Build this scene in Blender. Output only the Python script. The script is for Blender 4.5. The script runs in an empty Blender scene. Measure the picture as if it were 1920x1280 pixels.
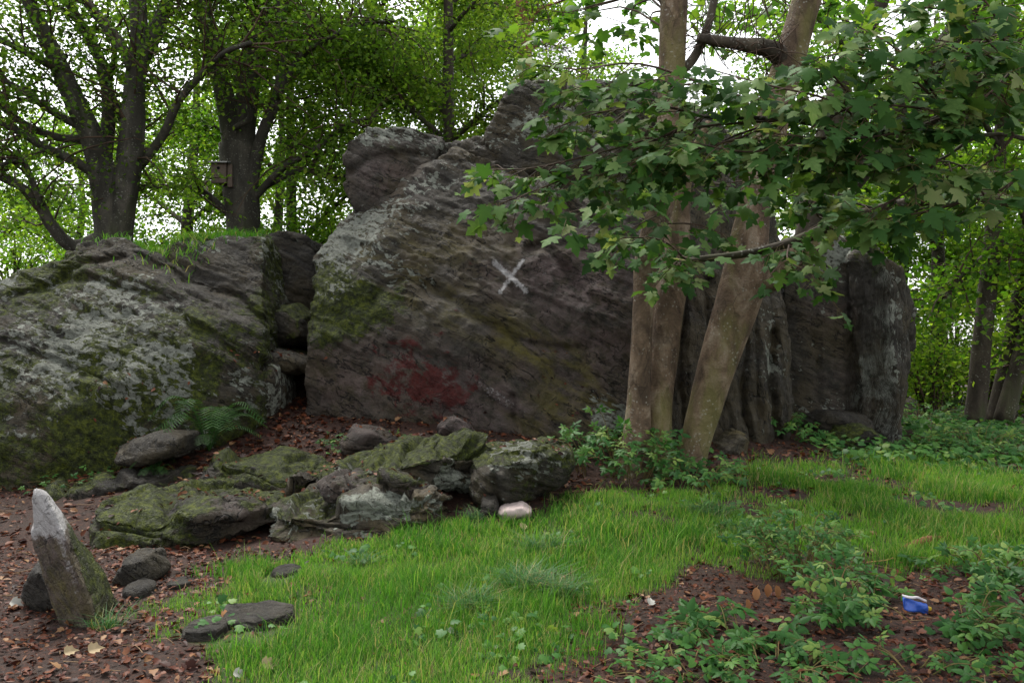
import bpy, bmesh, math, random
import numpy as np
from mathutils import Vector, Matrix

R = math.radians
RS = np.random.RandomState(7)
random.seed(7)
scene = bpy.context.scene
COL = scene.collection

# ------------------------------------------------------------------ camera, sky, sun, exposure
EYE = 1.6
FPX = 1600.0
cam_d = bpy.data.cameras.new('camera')
cam_d.lens = 30.0; cam_d.sensor_width = 36.0; cam_d.clip_end = 2000.0; cam_d.clip_start = 0.05
cam = bpy.data.objects.new('camera', cam_d); COL.objects.link(cam)
cam.location = (0, 0, EYE); cam.rotation_euler = (R(90), 0, 0)
scene.camera = cam

SUN_EL, SUN_AZ = 60.0, 335.0      # azimuth clockwise from +Y: high beyond the rocks, a little to the left
world = bpy.data.worlds.new('World'); scene.world = world; world.use_nodes = True
wn = world.node_tree.nodes; wl = world.node_tree.links
bg = wn['Background']
sky = wn.new('ShaderNodeTexSky'); sky.sky_type = 'NISHITA'; sky.sun_disc = False
sky.sun_elevation = R(SUN_EL); sky.sun_rotation = R(SUN_AZ)
sky.air_density = 1.0; sky.dust_density = 1.5; sky.ozone_density = 0.6
hs = wn.new('ShaderNodeHueSaturation'); hs.inputs['Saturation'].default_value = 0.1   # thin cloud: nearly white sky
wl.new(sky.outputs[0], hs.inputs['Color']); wl.new(hs.outputs[0], bg.inputs['Color'])
bg.inputs['Strength'].default_value = 0.115
sun_d = bpy.data.lights.new('sun', 'SUN'); sun_d.energy = 1.5; sun_d.angle = R(25); sun_d.color = (1.0, 0.95, 0.88)
sun = bpy.data.objects.new('sun', sun_d); COL.objects.link(sun)
sd = Vector((math.sin(R(SUN_AZ)) * math.cos(R(SUN_EL)), math.cos(R(SUN_AZ)) * math.cos(R(SUN_EL)), math.sin(R(SUN_EL))))
sun.rotation_euler = sd.to_track_quat('Z', 'Y').to_euler(); sun.location = (0, -5, 12)
vs = scene.view_settings
vs.view_transform = 'Standard'; vs.look = 'None'; vs.gamma = 1.0; vs.exposure = 1.75; vs.use_curve_mapping = False
scene.render.engine = 'CYCLES'

# ------------------------------------------------------------------ small maths
def W(px, py, d):
    return np.array(((px - 960.0) / FPX * d, d, EYE - (py - 640.0) / FPX * d))

def vnoise(p, seed=0):
    p = np.asarray(p, dtype=np.float64)
    i = np.floor(p).astype(np.int64); f = p - i
    u = f * f * f * (f * (f * 6 - 15) + 10)
    def h(a, b, c):
        n = (a * 374761393 + b * 668265263 + c * 1274126177 + seed * 974711) & 0xffffffff
        n = ((n ^ (n >> 13)) * 1103515245 + 12345) & 0xffffffff
        n = ((n ^ (n >> 16)) * 69069 + 1) & 0xffffffff
        return (n ^ (n >> 15)) / 2147483648.0 - 1.0
    x, y, z = i[..., 0], i[..., 1], i[..., 2]
    ux, uy, uz = u[..., 0], u[..., 1], u[..., 2]
    def lx(b, c):
        a0 = h(x, y + b, z + c); return a0 + ux * (h(x + 1, y + b, z + c) - a0)
    y0 = lx(0, 0); y0 = y0 + uy * (lx(1, 0) - y0)
    y1 = lx(0, 1); y1 = y1 + uy * (lx(1, 1) - y1)
    return y0 + uz * (y1 - y0)

def fbm(p, octv=4, seed=0, gain=0.5):
    p = np.asarray(p, dtype=np.float64); s = 0; a = 1.0; t = 0
    for k in range(octv):
        s = s + a * vnoise(p * (2.03 ** k) + 13.7 * k, seed + k); t += a; a *= gain
    return s / t

def unit(v):
    v = np.asarray(v, dtype=np.float64)
    return v / (np.linalg.norm(v, axis=-1, keepdims=True) + 1e-9)

def smooth(a, b, x):
    t = np.clip((x - a) / (b - a), 0, 1); return t * t * (3 - 2 * t)

def catmull(P, R_, n):
    P = np.asarray(P, float); R_ = np.asarray(R_, float)
    if len(P) == 2:
        t = np.linspace(0, 1, n + 1)[:, None]
        return P[0] * (1 - t) + P[1] * t, R_[0] + (R_[1] - R_[0]) * t[:, 0]
    Q = np.vstack([2 * P[0] - P[1], P, 2 * P[-1] - P[-2]]); out = []; ro = []
    for k in range(len(P) - 1):
        a, b, c, d = Q[k:k + 4]
        for j in range(n):
            t = j / n
            out.append(0.5 * ((2 * b) + (-a + c) * t + (2 * a - 5 * b + 4 * c - d) * t * t + (-a + 3 * b - 3 * c + d) * t ** 3))
            ro.append(R_[k] + (R_[k + 1] - R_[k]) * t)
    out.append(P[-1]); ro.append(R_[-1])
    return np.array(out), np.array(ro)

class MB:
    """collects polygons for one mesh"""
    def __init__(s): s.V = []; s.F = []; s.A = []; s.n = 0
    def add(s, V, F, a=0.0):
        V = np.asarray(V, float)
        s.V.append(V); s.F.extend([tuple(int(i) + s.n for i in f) for f in F])
        s.A.append(np.full(len(V), a) if np.isscalar(a) else np.asarray(a)); s.n += len(V)
    def tube(s, P, r, sides=8, n=4, wob=0.0, seed=0, cap=True):
        P, r = catmull(P, r, n)
        T = unit(np.gradient(P, axis=0))
        ref = np.array((0.0, 1.0, 0.0)) if abs(T[0][1]) < 0.8 else np.array((1.0, 0, 0))
        V = []
        b = np.cross(T[0], ref); b /= np.linalg.norm(b)
        for k in range(len(P)):
            b = b - T[k] * np.dot(b, T[k]); b /= np.linalg.norm(b)
            c = np.cross(T[k], b)
            for j in range(sides):
                a = 2 * math.pi * j / sides
                V.append(P[k] + r[k] * (math.cos(a) * b + math.sin(a) * c))
        V = np.array(V)
        if wob:
            ctr = np.repeat(P, sides, axis=0); rr = np.repeat(r, sides)[:, None]
            d = fbm(V * np.array((3.0, 3.0, 1.2)), 3, seed)[:, None]
            V = ctr + (V - ctr) * (1 + wob * d)
        F = []
        for k in range(len(P) - 1):
            for j in range(sides):
                j2 = (j + 1) % sides
                F.append((k * sides + j, k * sides + j2, (k + 1) * sides + j2, (k + 1) * sides + j))
        if cap:
            F.append(tuple(range(sides))[::-1]); F.append(tuple(range((len(P) - 1) * sides, len(P) * sides)))
        s.add(V, F)
        return P, r
    def mesh(s, name, origin=(0, 0, 0), smooth_=True):
        V = np.vstack(s.V) - np.asarray(origin)
        m = bpy.data.meshes.new(name); m.from_pydata(V.tolist(), [], s.F)
        at = m.attributes.new('rnd', 'FLOAT', 'POINT'); at.data.foreach_set('value', np.concatenate(s.A).astype(np.float32))
        if smooth_: m.polygons.foreach_set('use_smooth', np.ones(len(m.polygons), bool))
        m.update(); return m

def tri_mesh(name, V, T, rnd=None, smooth_=False, attrs=None):
    m = bpy.data.meshes.new(name)
    m.vertices.add(len(V)); m.vertices.foreach_set('co', np.ascontiguousarray(V, dtype=np.float32).ravel())
    m.loops.add(T.size); m.loops.foreach_set('vertex_index', np.ascontiguousarray(T, dtype=np.int32).ravel())
    k = T.shape[1]
    m.polygons.add(len(T)); m.polygons.foreach_set('loop_start', np.arange(0, T.size, k, dtype=np.int32))
    if smooth_: m.polygons.foreach_set('use_smooth', np.ones(len(T), bool))
    m.update(calc_edges=True)
    if rnd is not None:
        a = m.attributes.new('rnd', 'FLOAT', 'POINT'); a.data.foreach_set('value', np.asarray(rnd, np.float32))
    for nm, val in (attrs or {}).items():
        a = m.attributes.new(nm, 'FLOAT', 'POINT'); a.data.foreach_set('value', np.asarray(val, np.float32))
    return m

def frames(nrm, dirv):
    z = unit(nrm); y = unit(dirv - z * np.sum(dirv * z, axis=-1, keepdims=True)); x = np.cross(y, z)
    return np.stack([x, y, z], axis=-1)          # columns

def scatter(tv, tt, pos, nrm, dirv, size, rnd=None):
    """copies of a small template as one triangle soup"""
    M = frames(nrm, dirv); N = len(pos)
    V = np.einsum('nij,kj->nki', M, tv) * np.asarray(size).reshape(-1, 1, 1) + pos[:, None, :]
    T = (np.arange(N)[:, None, None] * len(tv) + tt[None]).reshape(-1, tt.shape[1])
    if rnd is None: rnd = RS.rand(N)
    return V.reshape(-1, 3), T, np.repeat(rnd, len(tv))

# ------------------------------------------------------------------ scene helpers
ORG = {}
def tag(o, label, cat, group=None):
    o['label'] = label; o['category'] = cat
    if group: o['group'] = group
    return o
def thing(name, label, cat, loc, group=None):
    o = bpy.data.objects.new(name, None); COL.objects.link(o); o.location = tuple(float(c) for c in loc)
    o.empty_display_size = 0.1; ORG[o.name] = np.array([float(c) for c in loc]); return tag(o, label, cat, group)
def part(name, mesh, mat, parent, kind=None):
    o = bpy.data.objects.new(name, mesh); COL.objects.link(o); o.parent = parent
    if mat and not mesh.materials: mesh.materials.append(mat)
    if kind: o['kind'] = kind
    ORG[o.name] = ORG[parent.name]
    return o
def solo(name, mesh, mat, label, cat, loc=(0, 0, 0), group=None):
    o = bpy.data.objects.new(name, mesh); COL.objects.link(o); o.location = tuple(float(c) for c in loc)
    if mat: mesh.materials.append(mat)
    return tag(o, label, cat, group)

# ------------------------------------------------------------------ materials
class NT:
    def __init__(s, name):
        s.m = bpy.data.materials.new(name); s.m.use_nodes = True; s.t = s.m.node_tree; s.t.nodes.clear()
        s.out = s.t.nodes.new('ShaderNodeOutputMaterial')
    def n(s, typ, **kw):
        o = s.t.nodes.new('ShaderNode' + typ)
        for k, v in kw.items(): setattr(o, k, v)
        return o
    def put(s, sock, v):
        if isinstance(v, bpy.types.NodeSocket): s.t.links.new(v, sock)
        elif v is not None:
            if sock.type == 'RGBA' and len(v) == 3: v = (*v, 1)
            sock.default_value = v
    def math(s, op, a, b=None, c=None, clamp=False):
        o = s.n('Math', operation=op, use_clamp=clamp)
        s.put(o.inputs[0], a); s.put(o.inputs[1], b)
        if c is not None: s.put(o.inputs[2], c)
        return o.outputs[0]
    def mix(s, f, a, b, mode='MIX'):
        o = s.n('Mix', data_type='RGBA', blend_type=mode)
        s.put(o.inputs[0], f); s.put(o.inputs[6], a); s.put(o.inputs[7], b); return o.outputs[2]
    def noise(s, vec, scale, detail=4, rough=0.55, dist=0.0):
        o = s.n('TexNoise'); s.put(o.inputs['Vector'], vec)
        o.inputs['Scale'].default_value = scale; o.inputs['Detail'].default_value = detail
        o.inputs['Roughness'].default_value = rough; o.inputs['Distortion'].default_value = dist
        return o.outputs[0]
    def attr(s, name):
        return s.n('Attribute', attribute_name=name)
    def ramp(s, f, stops, interp='LINEAR'):
        o = s.n('ValToRGB'); o.color_ramp.interpolation = interp
        e = o.color_ramp.elements
        while len(e) < len(stops): e.new(0.5)
        for k, (p, c) in enumerate(stops):
            e[k].position = p; e[k].color = (*c, 1) if len(c) == 3 else c
        s.put(o.inputs[0], f); return o.outputs[0]
    def range(s, v, a, b, c=0.0, d=1.0):
        o = s.n('MapRange', interpolation_type='SMOOTHSTEP'); s.put(o.inputs[0], v)
        for k, x in enumerate((a, b, c, d)): o.inputs[k + 1].default_value = x
        return o.outputs[0]
    def vscale(s, vec, sc):
        o = s.n('Mapping'); s.put(o.inputs['Vector'], vec); o.inputs['Scale'].default_value = sc; return o.outputs[0]
    def bump(s, h, strength, dist, prev=None):
        o = s.n('Bump'); o.inputs['Strength'].default_value = strength; o.inputs['Distance'].default_value = dist
        s.put(o.inputs['Height'], h)
        if prev is not None: s.put(o.inputs['Normal'], prev)
        return o.outputs[0]
    def principled(s, color, rough=0.8, normal=None, spec=0.4):
        o = s.n('BsdfPrincipled'); s.put(o.inputs['Base Color'], color); s.put(o.inputs['Roughness'], rough)
        o.inputs['Specular IOR Level'].default_value = spec
        if normal is not None: s.put(o.inputs['Normal'], normal)
        return o.outputs[0]
    def done(s, sh):
        s.t.links.new(sh, s.out.inputs['Surface']); return s.m

def leaf_material(name, stops, trans=0.4, tcol=(1.5, 1.45, 0.7), rough=0.55, spec=0.15):
    t = NT(name)
    oi = t.n('ObjectInfo').outputs['Random']; a = t.attr('rnd').outputs['Fac']
    f = t.math('FRACT', t.math('ADD', a, oi))
    tc = t.n('TexCoord').outputs['Object']
    f2 = t.math('ADD', f, t.math('MULTIPLY', t.math('SUBTRACT', t.noise(tc, 6.0, 2), 0.5), 0.35), clamp=True)
    col = t.ramp(f2, stops)
    p = t.principled(col, rough, None, spec)
    tr = t.n('BsdfTranslucent'); t.put(tr.inputs[0], t.mix(1.0, col, tcol, 'MULTIPLY'))
    mx = t.n('MixShader'); mx.inputs[0].default_value = trans
    t.t.links.new(p, mx.inputs[1]); t.t.links.new(tr.outputs[0], mx.inputs[2])
    return t.done(mx.outputs[0])

M_SYC = leaf_material('sycamore_leaf', [(0, (0.024, 0.066, 0.018)), (0.45, (0.046, 0.115, 0.026)), (0.7, (0.07, 0.14, 0.034)), (0.88, (0.13, 0.21, 0.065)), (1, (0.2, 0.24, 0.1))], 0.34, rough=0.6, spec=0.08)
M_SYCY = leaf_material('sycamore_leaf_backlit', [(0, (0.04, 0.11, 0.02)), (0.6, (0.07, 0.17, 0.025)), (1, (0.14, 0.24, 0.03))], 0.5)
M_BEECH = leaf_material('beech_leaf', [(0, (0.045, 0.1, 0.016)), (0.5, (0.095, 0.175, 0.026)), (0.85, (0.15, 0.23, 0.035)), (1, (0.2, 0.25, 0.05))], 0.6, tcol=(1.6, 1.7, 0.7))
M_FAR = leaf_material('woodland_leaf', [(0, (0.04, 0.1, 0.014)), (0.5, (0.09, 0.18, 0.024)), (1, (0.18, 0.25, 0.04))], 0.62, tcol=(1.6, 1.75, 0.6))
M_PINE = leaf_material('pine_needle', [(0, (0.02, 0.045, 0.03)), (1, (0.06, 0.09, 0.055))], 0.1)
M_BRAM = leaf_material('bramble_leaf', [(0, (0.022, 0.08, 0.018)), (0.5, (0.042, 0.13, 0.026)), (0.85, (0.08, 0.185, 0.036)), (1, (0.18, 0.26, 0.06))], 0.3, rough=0.45, spec=0.15)
M_FERN = leaf_material('fern_leaf', [(0, (0.014, 0.05, 0.01)), (1, (0.04, 0.1, 0.022))], 0.3)
M_GRASS = leaf_material('grass_blade', [(0, (0.045, 0.14, 0.018)), (0.45, (0.085, 0.225, 0.026)), (0.8, (0.15, 0.3, 0.04)), (0.95, (0.26, 0.29, 0.09)), (1, (0.34, 0.27, 0.14))], 0.4, tcol=(1.25, 1.4, 0.7))
M_TUSS = leaf_material('tussock_blade', [(0, (0.03, 0.1, 0.032)), (0.7, (0.065, 0.16, 0.055)), (0.9, (0.12, 0.18, 0.07)), (1, (0.3, 0.23, 0.12))], 0.25)
M_LITTER = leaf_material('fallen_leaf', [(0, (0.014, 0.006, 0.005)), (0.4, (0.045, 0.013, 0.008)), (0.62, (0.08, 0.022, 0.011)), (0.88, (0.13, 0.045, 0.02)), (1, (0.24, 0.14, 0.07))], 0.12, tcol=(1.2, 1, 0.8), rough=0.5)
M_DRY = leaf_material('dry_leaf', [(0, (0.34, 0.16, 0.07)), (1, (0.5, 0.27, 0.13))], 0.2, tcol=(1.2, 1, 0.8), rough=0.6)

def bark_material(name, c0, c1, c2, green, stretch=0.25, spots=0.0, bumpd=0.01, moss_w=0.5, plates=0.0):
    t = NT(name); tc = t.n('TexCoord').outputs['Object']
    v = t.vscale(tc, (1, 1, stretch))
    n1 = t.noise(v, 5.0, 5, 0.6, 0.6); n2 = t.noise(t.vscale(tc, (1, 1, 1.6)), 30.0, 6, 0.72)
    col = t.ramp(n1, [(0.32, c0), (0.52, c1), (0.7, c2)])
    col = t.mix(t.range(n2, 0.45, 0.75, 0, 0.5), col, tuple(0.45 * x for x in c0))
    if plates:
        vp = t.n('TexVoronoi', feature='F1'); t.put(vp.inputs['Vector'], t.mix(0.1, t.vscale(tc, (1, 1, 0.6)), t.n('TexNoise').outputs[1])); vp.inputs['Scale'].default_value = 9
        ve = t.n('TexVoronoi', feature='DISTANCE_TO_EDGE'); t.put(ve.inputs['Vector'], t.mix(0.1, t.vscale(tc, (1, 1, 0.6)), t.n('TexNoise').outputs[1])); ve.inputs['Scale'].default_value = 9
        sep = t.n('SeparateColor'); t.put(sep.inputs[0], vp.outputs['Color'])
        pm = t.math('MULTIPLY', t.range(t.noise(tc, 2.6, 4, 0.6), 0.45, 0.6), 1.0)
        col = t.mix(t.math('MULTIPLY', pm, t.math('MULTIPLY', sep.outputs[0], plates)), col, tuple(0.35 * x for x in c1))
        col = t.mix(t.math('MULTIPLY', pm, t.range(ve.outputs['Distance'], 0.0, 0.05, plates * 0.7, 0)), col, tuple(0.3 * x for x in c0))
    gm = t.range(t.noise(t.vscale(tc, (1, 1, 0.35)), 2.2, 4, 0.6), 0.5, 0.66, 0, moss_w)
    col = t.mix(gm, col, green)
    if spots:
        vo = t.n('TexVoronoi'); t.put(vo.inputs['Vector'], tc); vo.inputs['Scale'].default_value = 26; t.put(vo.inputs['Vector'], t.mix(0.12, tc, t.n('TexNoise').outputs[1]))
        sp = t.math('MULTIPLY', t.range(vo.outputs['Distance'], 0.16, 0.3, 1, 0), t.range(t.noise(tc, 3.0, 3), 0.42, 0.62))
        col = t.mix(t.math('MULTIPLY', sp, spots), col, (0.42, 0.43, 0.38))
    nb = t.bump(n2, 0.5, bumpd, t.bump(n1, 0.5, bumpd * 3))
    return t.done(t.principled(col, 0.85, nb, 0.25))

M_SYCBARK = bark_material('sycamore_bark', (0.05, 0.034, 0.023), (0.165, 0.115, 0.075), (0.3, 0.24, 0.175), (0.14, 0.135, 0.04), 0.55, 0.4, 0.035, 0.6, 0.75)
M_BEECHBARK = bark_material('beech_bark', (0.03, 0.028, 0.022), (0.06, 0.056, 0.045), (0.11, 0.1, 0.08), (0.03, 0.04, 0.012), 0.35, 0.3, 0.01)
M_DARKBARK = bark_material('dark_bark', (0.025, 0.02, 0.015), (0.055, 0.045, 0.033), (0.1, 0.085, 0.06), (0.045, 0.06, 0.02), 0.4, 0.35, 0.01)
M_PINEBARK = bark_material('pine_bark', (0.12, 0.05, 0.03), (0.25, 0.11, 0.06), (0.33, 0.18, 0.11), (0.1, 0.08, 0.05), 0.4, 0, 0.02, 0.1)
M_TWIG = bark_material('twig_bark', (0.03, 0.02, 0.014), (0.07, 0.045, 0.03), (0.12, 0.08, 0.055), (0.06, 0.06, 0.03), 0.4)
M_STALK = bark_material('leaf_stalk', (0.1, 0.09, 0.03), (0.14, 0.11, 0.04), (0.2, 0.1, 0.05), (0.1, 0.13, 0.04), 1.0)

def rock_material(name, tint=(1, 1, 1), lich=(0.235, 0.25, 0.21)):
    t = NT(name)
    st = t.attr('strata').outputs['Vector']
    tc = t.n('TexCoord').outputs['Object']
    f1 = t.noise(t.vscale(st, (8, 1.6, 1.6)), 1.0, 7, 0.68, 0.7)
    f2 = t.noise(t.vscale(st, (40, 7, 7)), 1.0, 4, 0.65, 0.6)
    f3 = t.noise(tc, 1.3, 6, 0.65, 0.4)
    f4 = t.noise(tc, 24.0, 6, 0.72)
    f5 = t.noise(tc, 5.0, 7, 0.7, 0.3)
    g = t.math('ADD', t.math('MULTIPLY', f1, 0.55), t.math('MULTIPLY', f5, 0.45))
    col = t.ramp(g, [(0.34, (0.009, 0.0085, 0.007)), (0.46, (0.03, 0.027, 0.0215)), (0.56, (0.053, 0.048, 0.038)), (0.7, (0.12, 0.11, 0.092))])
    col = t.mix(t.range(f2, 0.4, 0.62, 0.0, 0.55), (0.009, 0.008, 0.0075), col) if False else t.mix(t.range(f2, 0.36, 0.56, 0.55, 0.0), col, (0.009, 0.008, 0.0075))
    br = t.range(f3, 0.42, 0.62)
    col = t.mix(t.math('MULTIPLY', br, 0.7), col, t.mix(g, (0.016, 0.0125, 0.006), (0.085, 0.066, 0.032)))
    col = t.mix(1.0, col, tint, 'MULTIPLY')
    # purple-grey bare patches
    bare = t.attr('bare').outputs['Fac']
    col = t.mix(t.math('MULTIPLY', bare, t.range(f5, 0.36, 0.6)), col, t.mix(f4, (0.028, 0.019, 0.019), (0.15, 0.112, 0.108)))
    # yellow-green algae film
    alg = t.math('MULTIPLY', t.attr('algae').outputs['Fac'], t.range(t.noise(t.vscale(st, (6, 2.2, 2.2)), 1.0, 6, 0.68), 0.4, 0.64))
    col = t.mix(t.math('MULTIPLY', alg, 0.85), col, t.mix(f4, (0.04, 0.036, 0.007), (0.14, 0.122, 0.024)))
    # crisp cracks along and across the foliation
    ck = t.math('ABSOLUTE', t.math('SUBTRACT', t.noise(t.vscale(st, (5.5, 1.3, 1.3)), 1.0, 5, 0.6, 0.3), 0.5))
    ck2 = t.math('ABSOLUTE', t.math('SUBTRACT', t.noise(t.vscale(st, (1.6, 3.2, 3.2)), 1.0, 4, 0.55, 0.4), 0.5))
    crack = t.math('MAXIMUM', t.math('MULTIPLY', t.range(ck, 0.0, 0.016, 1, 0), t.range(f3, 0.4, 0.55)), t.math('MULTIPLY', t.range(ck2, 0.0, 0.007, 1, 0), t.range(f5, 0.45, 0.55)))
    grain = t.noise(tc, 95.0, 3, 0.8)
    col = t.mix(t.range(grain, 0.35, 0.65, 0.0, 0.5), col, t.mix(1.0, col, (1.9, 1.85, 1.75), 'MULTIPLY'))
    col = t.mix(t.math('MULTIPLY', crack, 0.85), col, (0.006, 0.0055, 0.005))
    # moss
    mn = t.math('ADD', t.math('MULTIPLY', t.noise(tc, 5.5, 7, 0.72, 0.2), 0.7), t.math('MULTIPLY', f2, 0.3))
    mm = t.math('ADD', mn, t.math('MULTIPLY', t.math('SUBTRACT', t.attr('moss').outputs['Fac'], 0.5), 0.5))
    mm = t.range(mm, 0.48, 0.6, 0, 0.95)
    mcol = t.ramp(t.noise(tc, 16.0, 6, 0.75), [(0.36, (0.007, 0.010, 0.0012)), (0.5, (0.034, 0.048, 0.003)), (0.62, (0.1, 0.122, 0.008))])
    col = t.mix(mm, col, mcol)
    # crusty pale lichen
    ln = t.noise(t.vscale(st, (17, 10, 10)), 1.0, 6, 0.62, 0.4)
    lm = t.math('ADD', t.math('ADD', t.math('MULTIPLY', ln, 0.75), t.math('MULTIPLY', f5, 0.25)), t.math('MULTIPLY', t.math('SUBTRACT', t.attr('lichen').outputs['Fac'], 0.5), 0.42))
    lm = t.range(lm, 0.55, 0.58)
    lm = t.math('MULTIPLY', lm, t.range(f4, 0.36, 0.46, 0.3, 1.0))
    col = t.mix(lm, col, t.mix(f4, tuple(0.35 * c for c in lich), tuple(1.5 * c for c in lich)))
    # red and white paint
    rm = t.math('ADD', t.noise(t.vscale(st, (10, 5, 5)), 1.0, 7, 0.72), t.math('MULTIPLY', t.math('SUBTRACT', t.attr('red').outputs['Fac'], 0.5), 0.3))
    col = t.mix(t.range(rm, 0.5, 0.62, 0, 0.9), col, t.mix(f4, (0.018, 0.003, 0.003), (0.115, 0.012, 0.009)))
    wm = t.math('ADD', t.attr('mark').outputs['Fac'], t.math('MULTIPLY', t.math('SUBTRACT', t.noise(tc, 30.0, 6, 0.75), 0.5), 2.2))
    wm = t.range(wm, 0.3, 0.9, 0, 0.95)
    col = t.mix(wm, col, t.mix(f4, (0.26, 0.25, 0.25), (0.62, 0.61, 0.61)))
    h = t.math('ADD', t.math('MULTIPLY', f2, 0.6), t.math('MULTIPLY', f4, 0.8))
    h = t.math('ADD', h, t.math('MULTIPLY', t.math('MULTIPLY', mm, t.noise(tc, 60.0, 3, 0.7)), 1.2))
    h = t.math('ADD', h, t.math('MULTIPLY', lm, 0.3))
    h = t.math('SUBTRACT', t.math('ADD', h, t.math('MULTIPLY', grain, 0.35)), t.math('MULTIPLY', crack, 0.8))
    nb = t.bump(h, 1.0, 0.04, t.bump(g, 0.6, 0.05))
    return t.done(t.principled(col, t.range(f4, 0.3, 0.7, 0.5, 0.9), nb, 0.3))

M_ROCK = rock_material('schist_rock')
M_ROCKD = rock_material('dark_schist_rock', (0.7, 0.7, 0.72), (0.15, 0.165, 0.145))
M_ROCKP = rock_material('pale_schist_rock', (1.6, 1.55, 1.45), (0.25, 0.27, 0.225))

def plain(name, col, rough=0.6, spec=0.4, var=0.2, scale=20.0):
    t = NT(name); tc = t.n('TexCoord').outputs['Object']
    n = t.noise(tc, scale, 4, 0.6)
    c = t.mix(n, tuple(x * (1 - var) for x in col), tuple(min(1, x * (1 + var)) for x in col))
    return t.done(t.principled(c, rough, t.bump(n, 0.3, 0.004), spec))

# ------------------------------------------------------------------ terrain
GC = [(0, 1280, 4.0), (480, 1280, 4.0), (960, 1280, 4.0), (1440, 1280, 4.0), (1920, 1280, 4.0),
      (0, 1100, 5.5), (500, 1090, 5.7), (1000, 1080, 5.8), (1500, 1070, 5.9), (1920, 1060, 6.05),
      (0, 930, 8.1), (200, 890, 8.5), (160, 1000, 6.9), (420, 1000, 7.0), (600, 1015, 6.75), (830, 975, 7.3),
      (600, 905, 8.2), (400, 855, 8.8), (520, 775, 9.8), (650, 795, 9.5), (800, 815, 9.3), (560, 745, 10.6),
      (980, 965, 7.45), (1180, 890, 8.9), (1290, 872, 9.2), (1400, 845, 10.1), (1600, 835, 11.0), (1800, 805, 13.0),
      (1920, 805, 13.0), (1300, 950, 7.6), (1600, 945, 7.7), (1920, 940, 7.8), (1050, 900, 8.5)]
gp = [W(*g) for g in GC]
gx = [(-8, 3, 0), (8, 3, 0), (0, 0, 0), (-20, 0, 0), (20, 0, 0.1), (0, -20, 0), (9, 9, 0.15), (12, 15, 0.2), (8, 20, 0.1), (20, 22, 0),
      (-8, 6, 0.1), (-10, 9, 0.7), (-12, 12, 1.6), (-9, 13.5, 2.3), (-6, 13.0, 2.7), (-4, 13.2, 2.8), (-2.5, 13.6, 2.8), (-4, 17, 2.8), (-7, 17, 2.6), (-1, 18, 2.6),
      (2, 16, 1.8), (5, 16, 0.7), (6.5, 14, 0.2), (-18, 14, 1.0), (0, 30, 0.3), (-15, 28, 0), (15, 40, -1), (0, 60, -1), (-60, 60, -1), (60, 60, -1), (-60, 0, 0), (60, 0, 0),
      (0, -60, 0), (0, 200, -2), (200, 200, -2), (-200, 200, -2), (0, 420, -3), (420, 420, -3), (-420, 420, -3), (420, 0, 0), (-420, 0, 0), (420, -420, 0), (-420, -420, 0), (0, -420, 0)]
GP = np.array([list(p) for p in gp] + [list(p) for p in gx], float)
_A = np.linalg.norm(GP[:, None, :2] - GP[None, :, :2], axis=-1)
_n = len(GP)
_M = np.zeros((_n + 3, _n + 3)); _M[:_n, :_n] = _A - np.eye(_n) * 0.06
_M[:_n, _n] = 1; _M[:_n, _n + 1:] = GP[:, :2]; _M[_n:, :_n] = _M[:_n, _n:].T
_w = np.linalg.solve(_M, np.concatenate([GP[:, 2], [0, 0, 0]]))
def ground_z(x, y):
    x = np.asarray(x, float); y = np.asarray(y, float); sh = x.shape
    q = np.stack([x.ravel(), y.ravel()], -1)
    z = np.zeros(len(q))
    for a in range(0, len(q), 20000):
        b = q[a:a + 20000]
        z[a:a + 20000] = np.linalg.norm(b[:, None] - GP[None, :, :2], axis=-1) @ _w[:_n] + _w[_n] + b @ _w[_n + 1:]
    near = np.exp(-((q[:, 1] - 8) / 14) ** 2)
    p3 = np.stack([q[:, 0], q[:, 1], np.zeros(len(q))], -1)
    z += near * (0.035 * fbm(p3 * 1.3, 3, 5) + 0.012 * fbm(p3 * 6.0, 2, 9))
    return z.reshape(sh)
def G(px, py):
    """where the line of sight through a picture point meets the ground"""
    ds = np.linspace(3.0, 40.0, 3000)
    zz = EYE - (py - 640.0) / FPX * ds
    g = ground_z((px - 960.0) / FPX * ds, ds)
    k = np.argmax(g >= zz) if np.any(g >= zz) else len(ds) - 1
    d = ds[k]; return np.array(((px - 960.0) / FPX * d, d, float(g[k])))

def poly_sd(x, y, P):
    """signed distance to a polygon, positive inside"""
    P = np.asarray(P)[:, :2]; best = np.full(x.shape, 1e9); ins = np.zeros(x.shape, bool)
    for k in range(len(P)):
        a = P[k]; b = P[(k + 1) % len(P)]; e = b - a
        t = np.clip(((x - a[0]) * e[0] + (y - a[1]) * e[1]) / (e @ e + 1e-9), 0, 1)
        best = np.minimum(best, np.hypot(x - a[0] - t * e[0], y - a[1] - t * e[1]))
        c = ((a[1] > y) != (b[1] > y)) & (x < (b[0] - a[0]) * (y - a[1]) / (b[1] - a[1] + 1e-12) + a[0])
        ins ^= c
    return np.where(ins, best, -best)
LUSH = [G(*p) for p in ((480, 1280), (330, 1230), (270, 1190), (330, 1135), (450, 1060), (600, 1012), (830, 985), (1000, 965), (1160, 922), (1290, 918),
                        (1400, 930), (1440, 980), (1400, 1050), (1300, 1080), (1200, 1130), (1120, 1170), (1090, 1240), (1060, 1280))]
LUSH = [np.array((-1.2, 2.2, 0))] + LUSH + [np.array((0.25, 2.2, 0))]
THIN = [G(*p) for p in ((1290, 1060), (1300, 900), (1420, 862), (1560, 845), (1700, 850), (1920, 860))] + [np.array((9.0, 9.2, 0)), np.array((7, 5.5, 0)), G(1920, 1090), G(1700, 1075), G(1450, 1080)]
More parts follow.
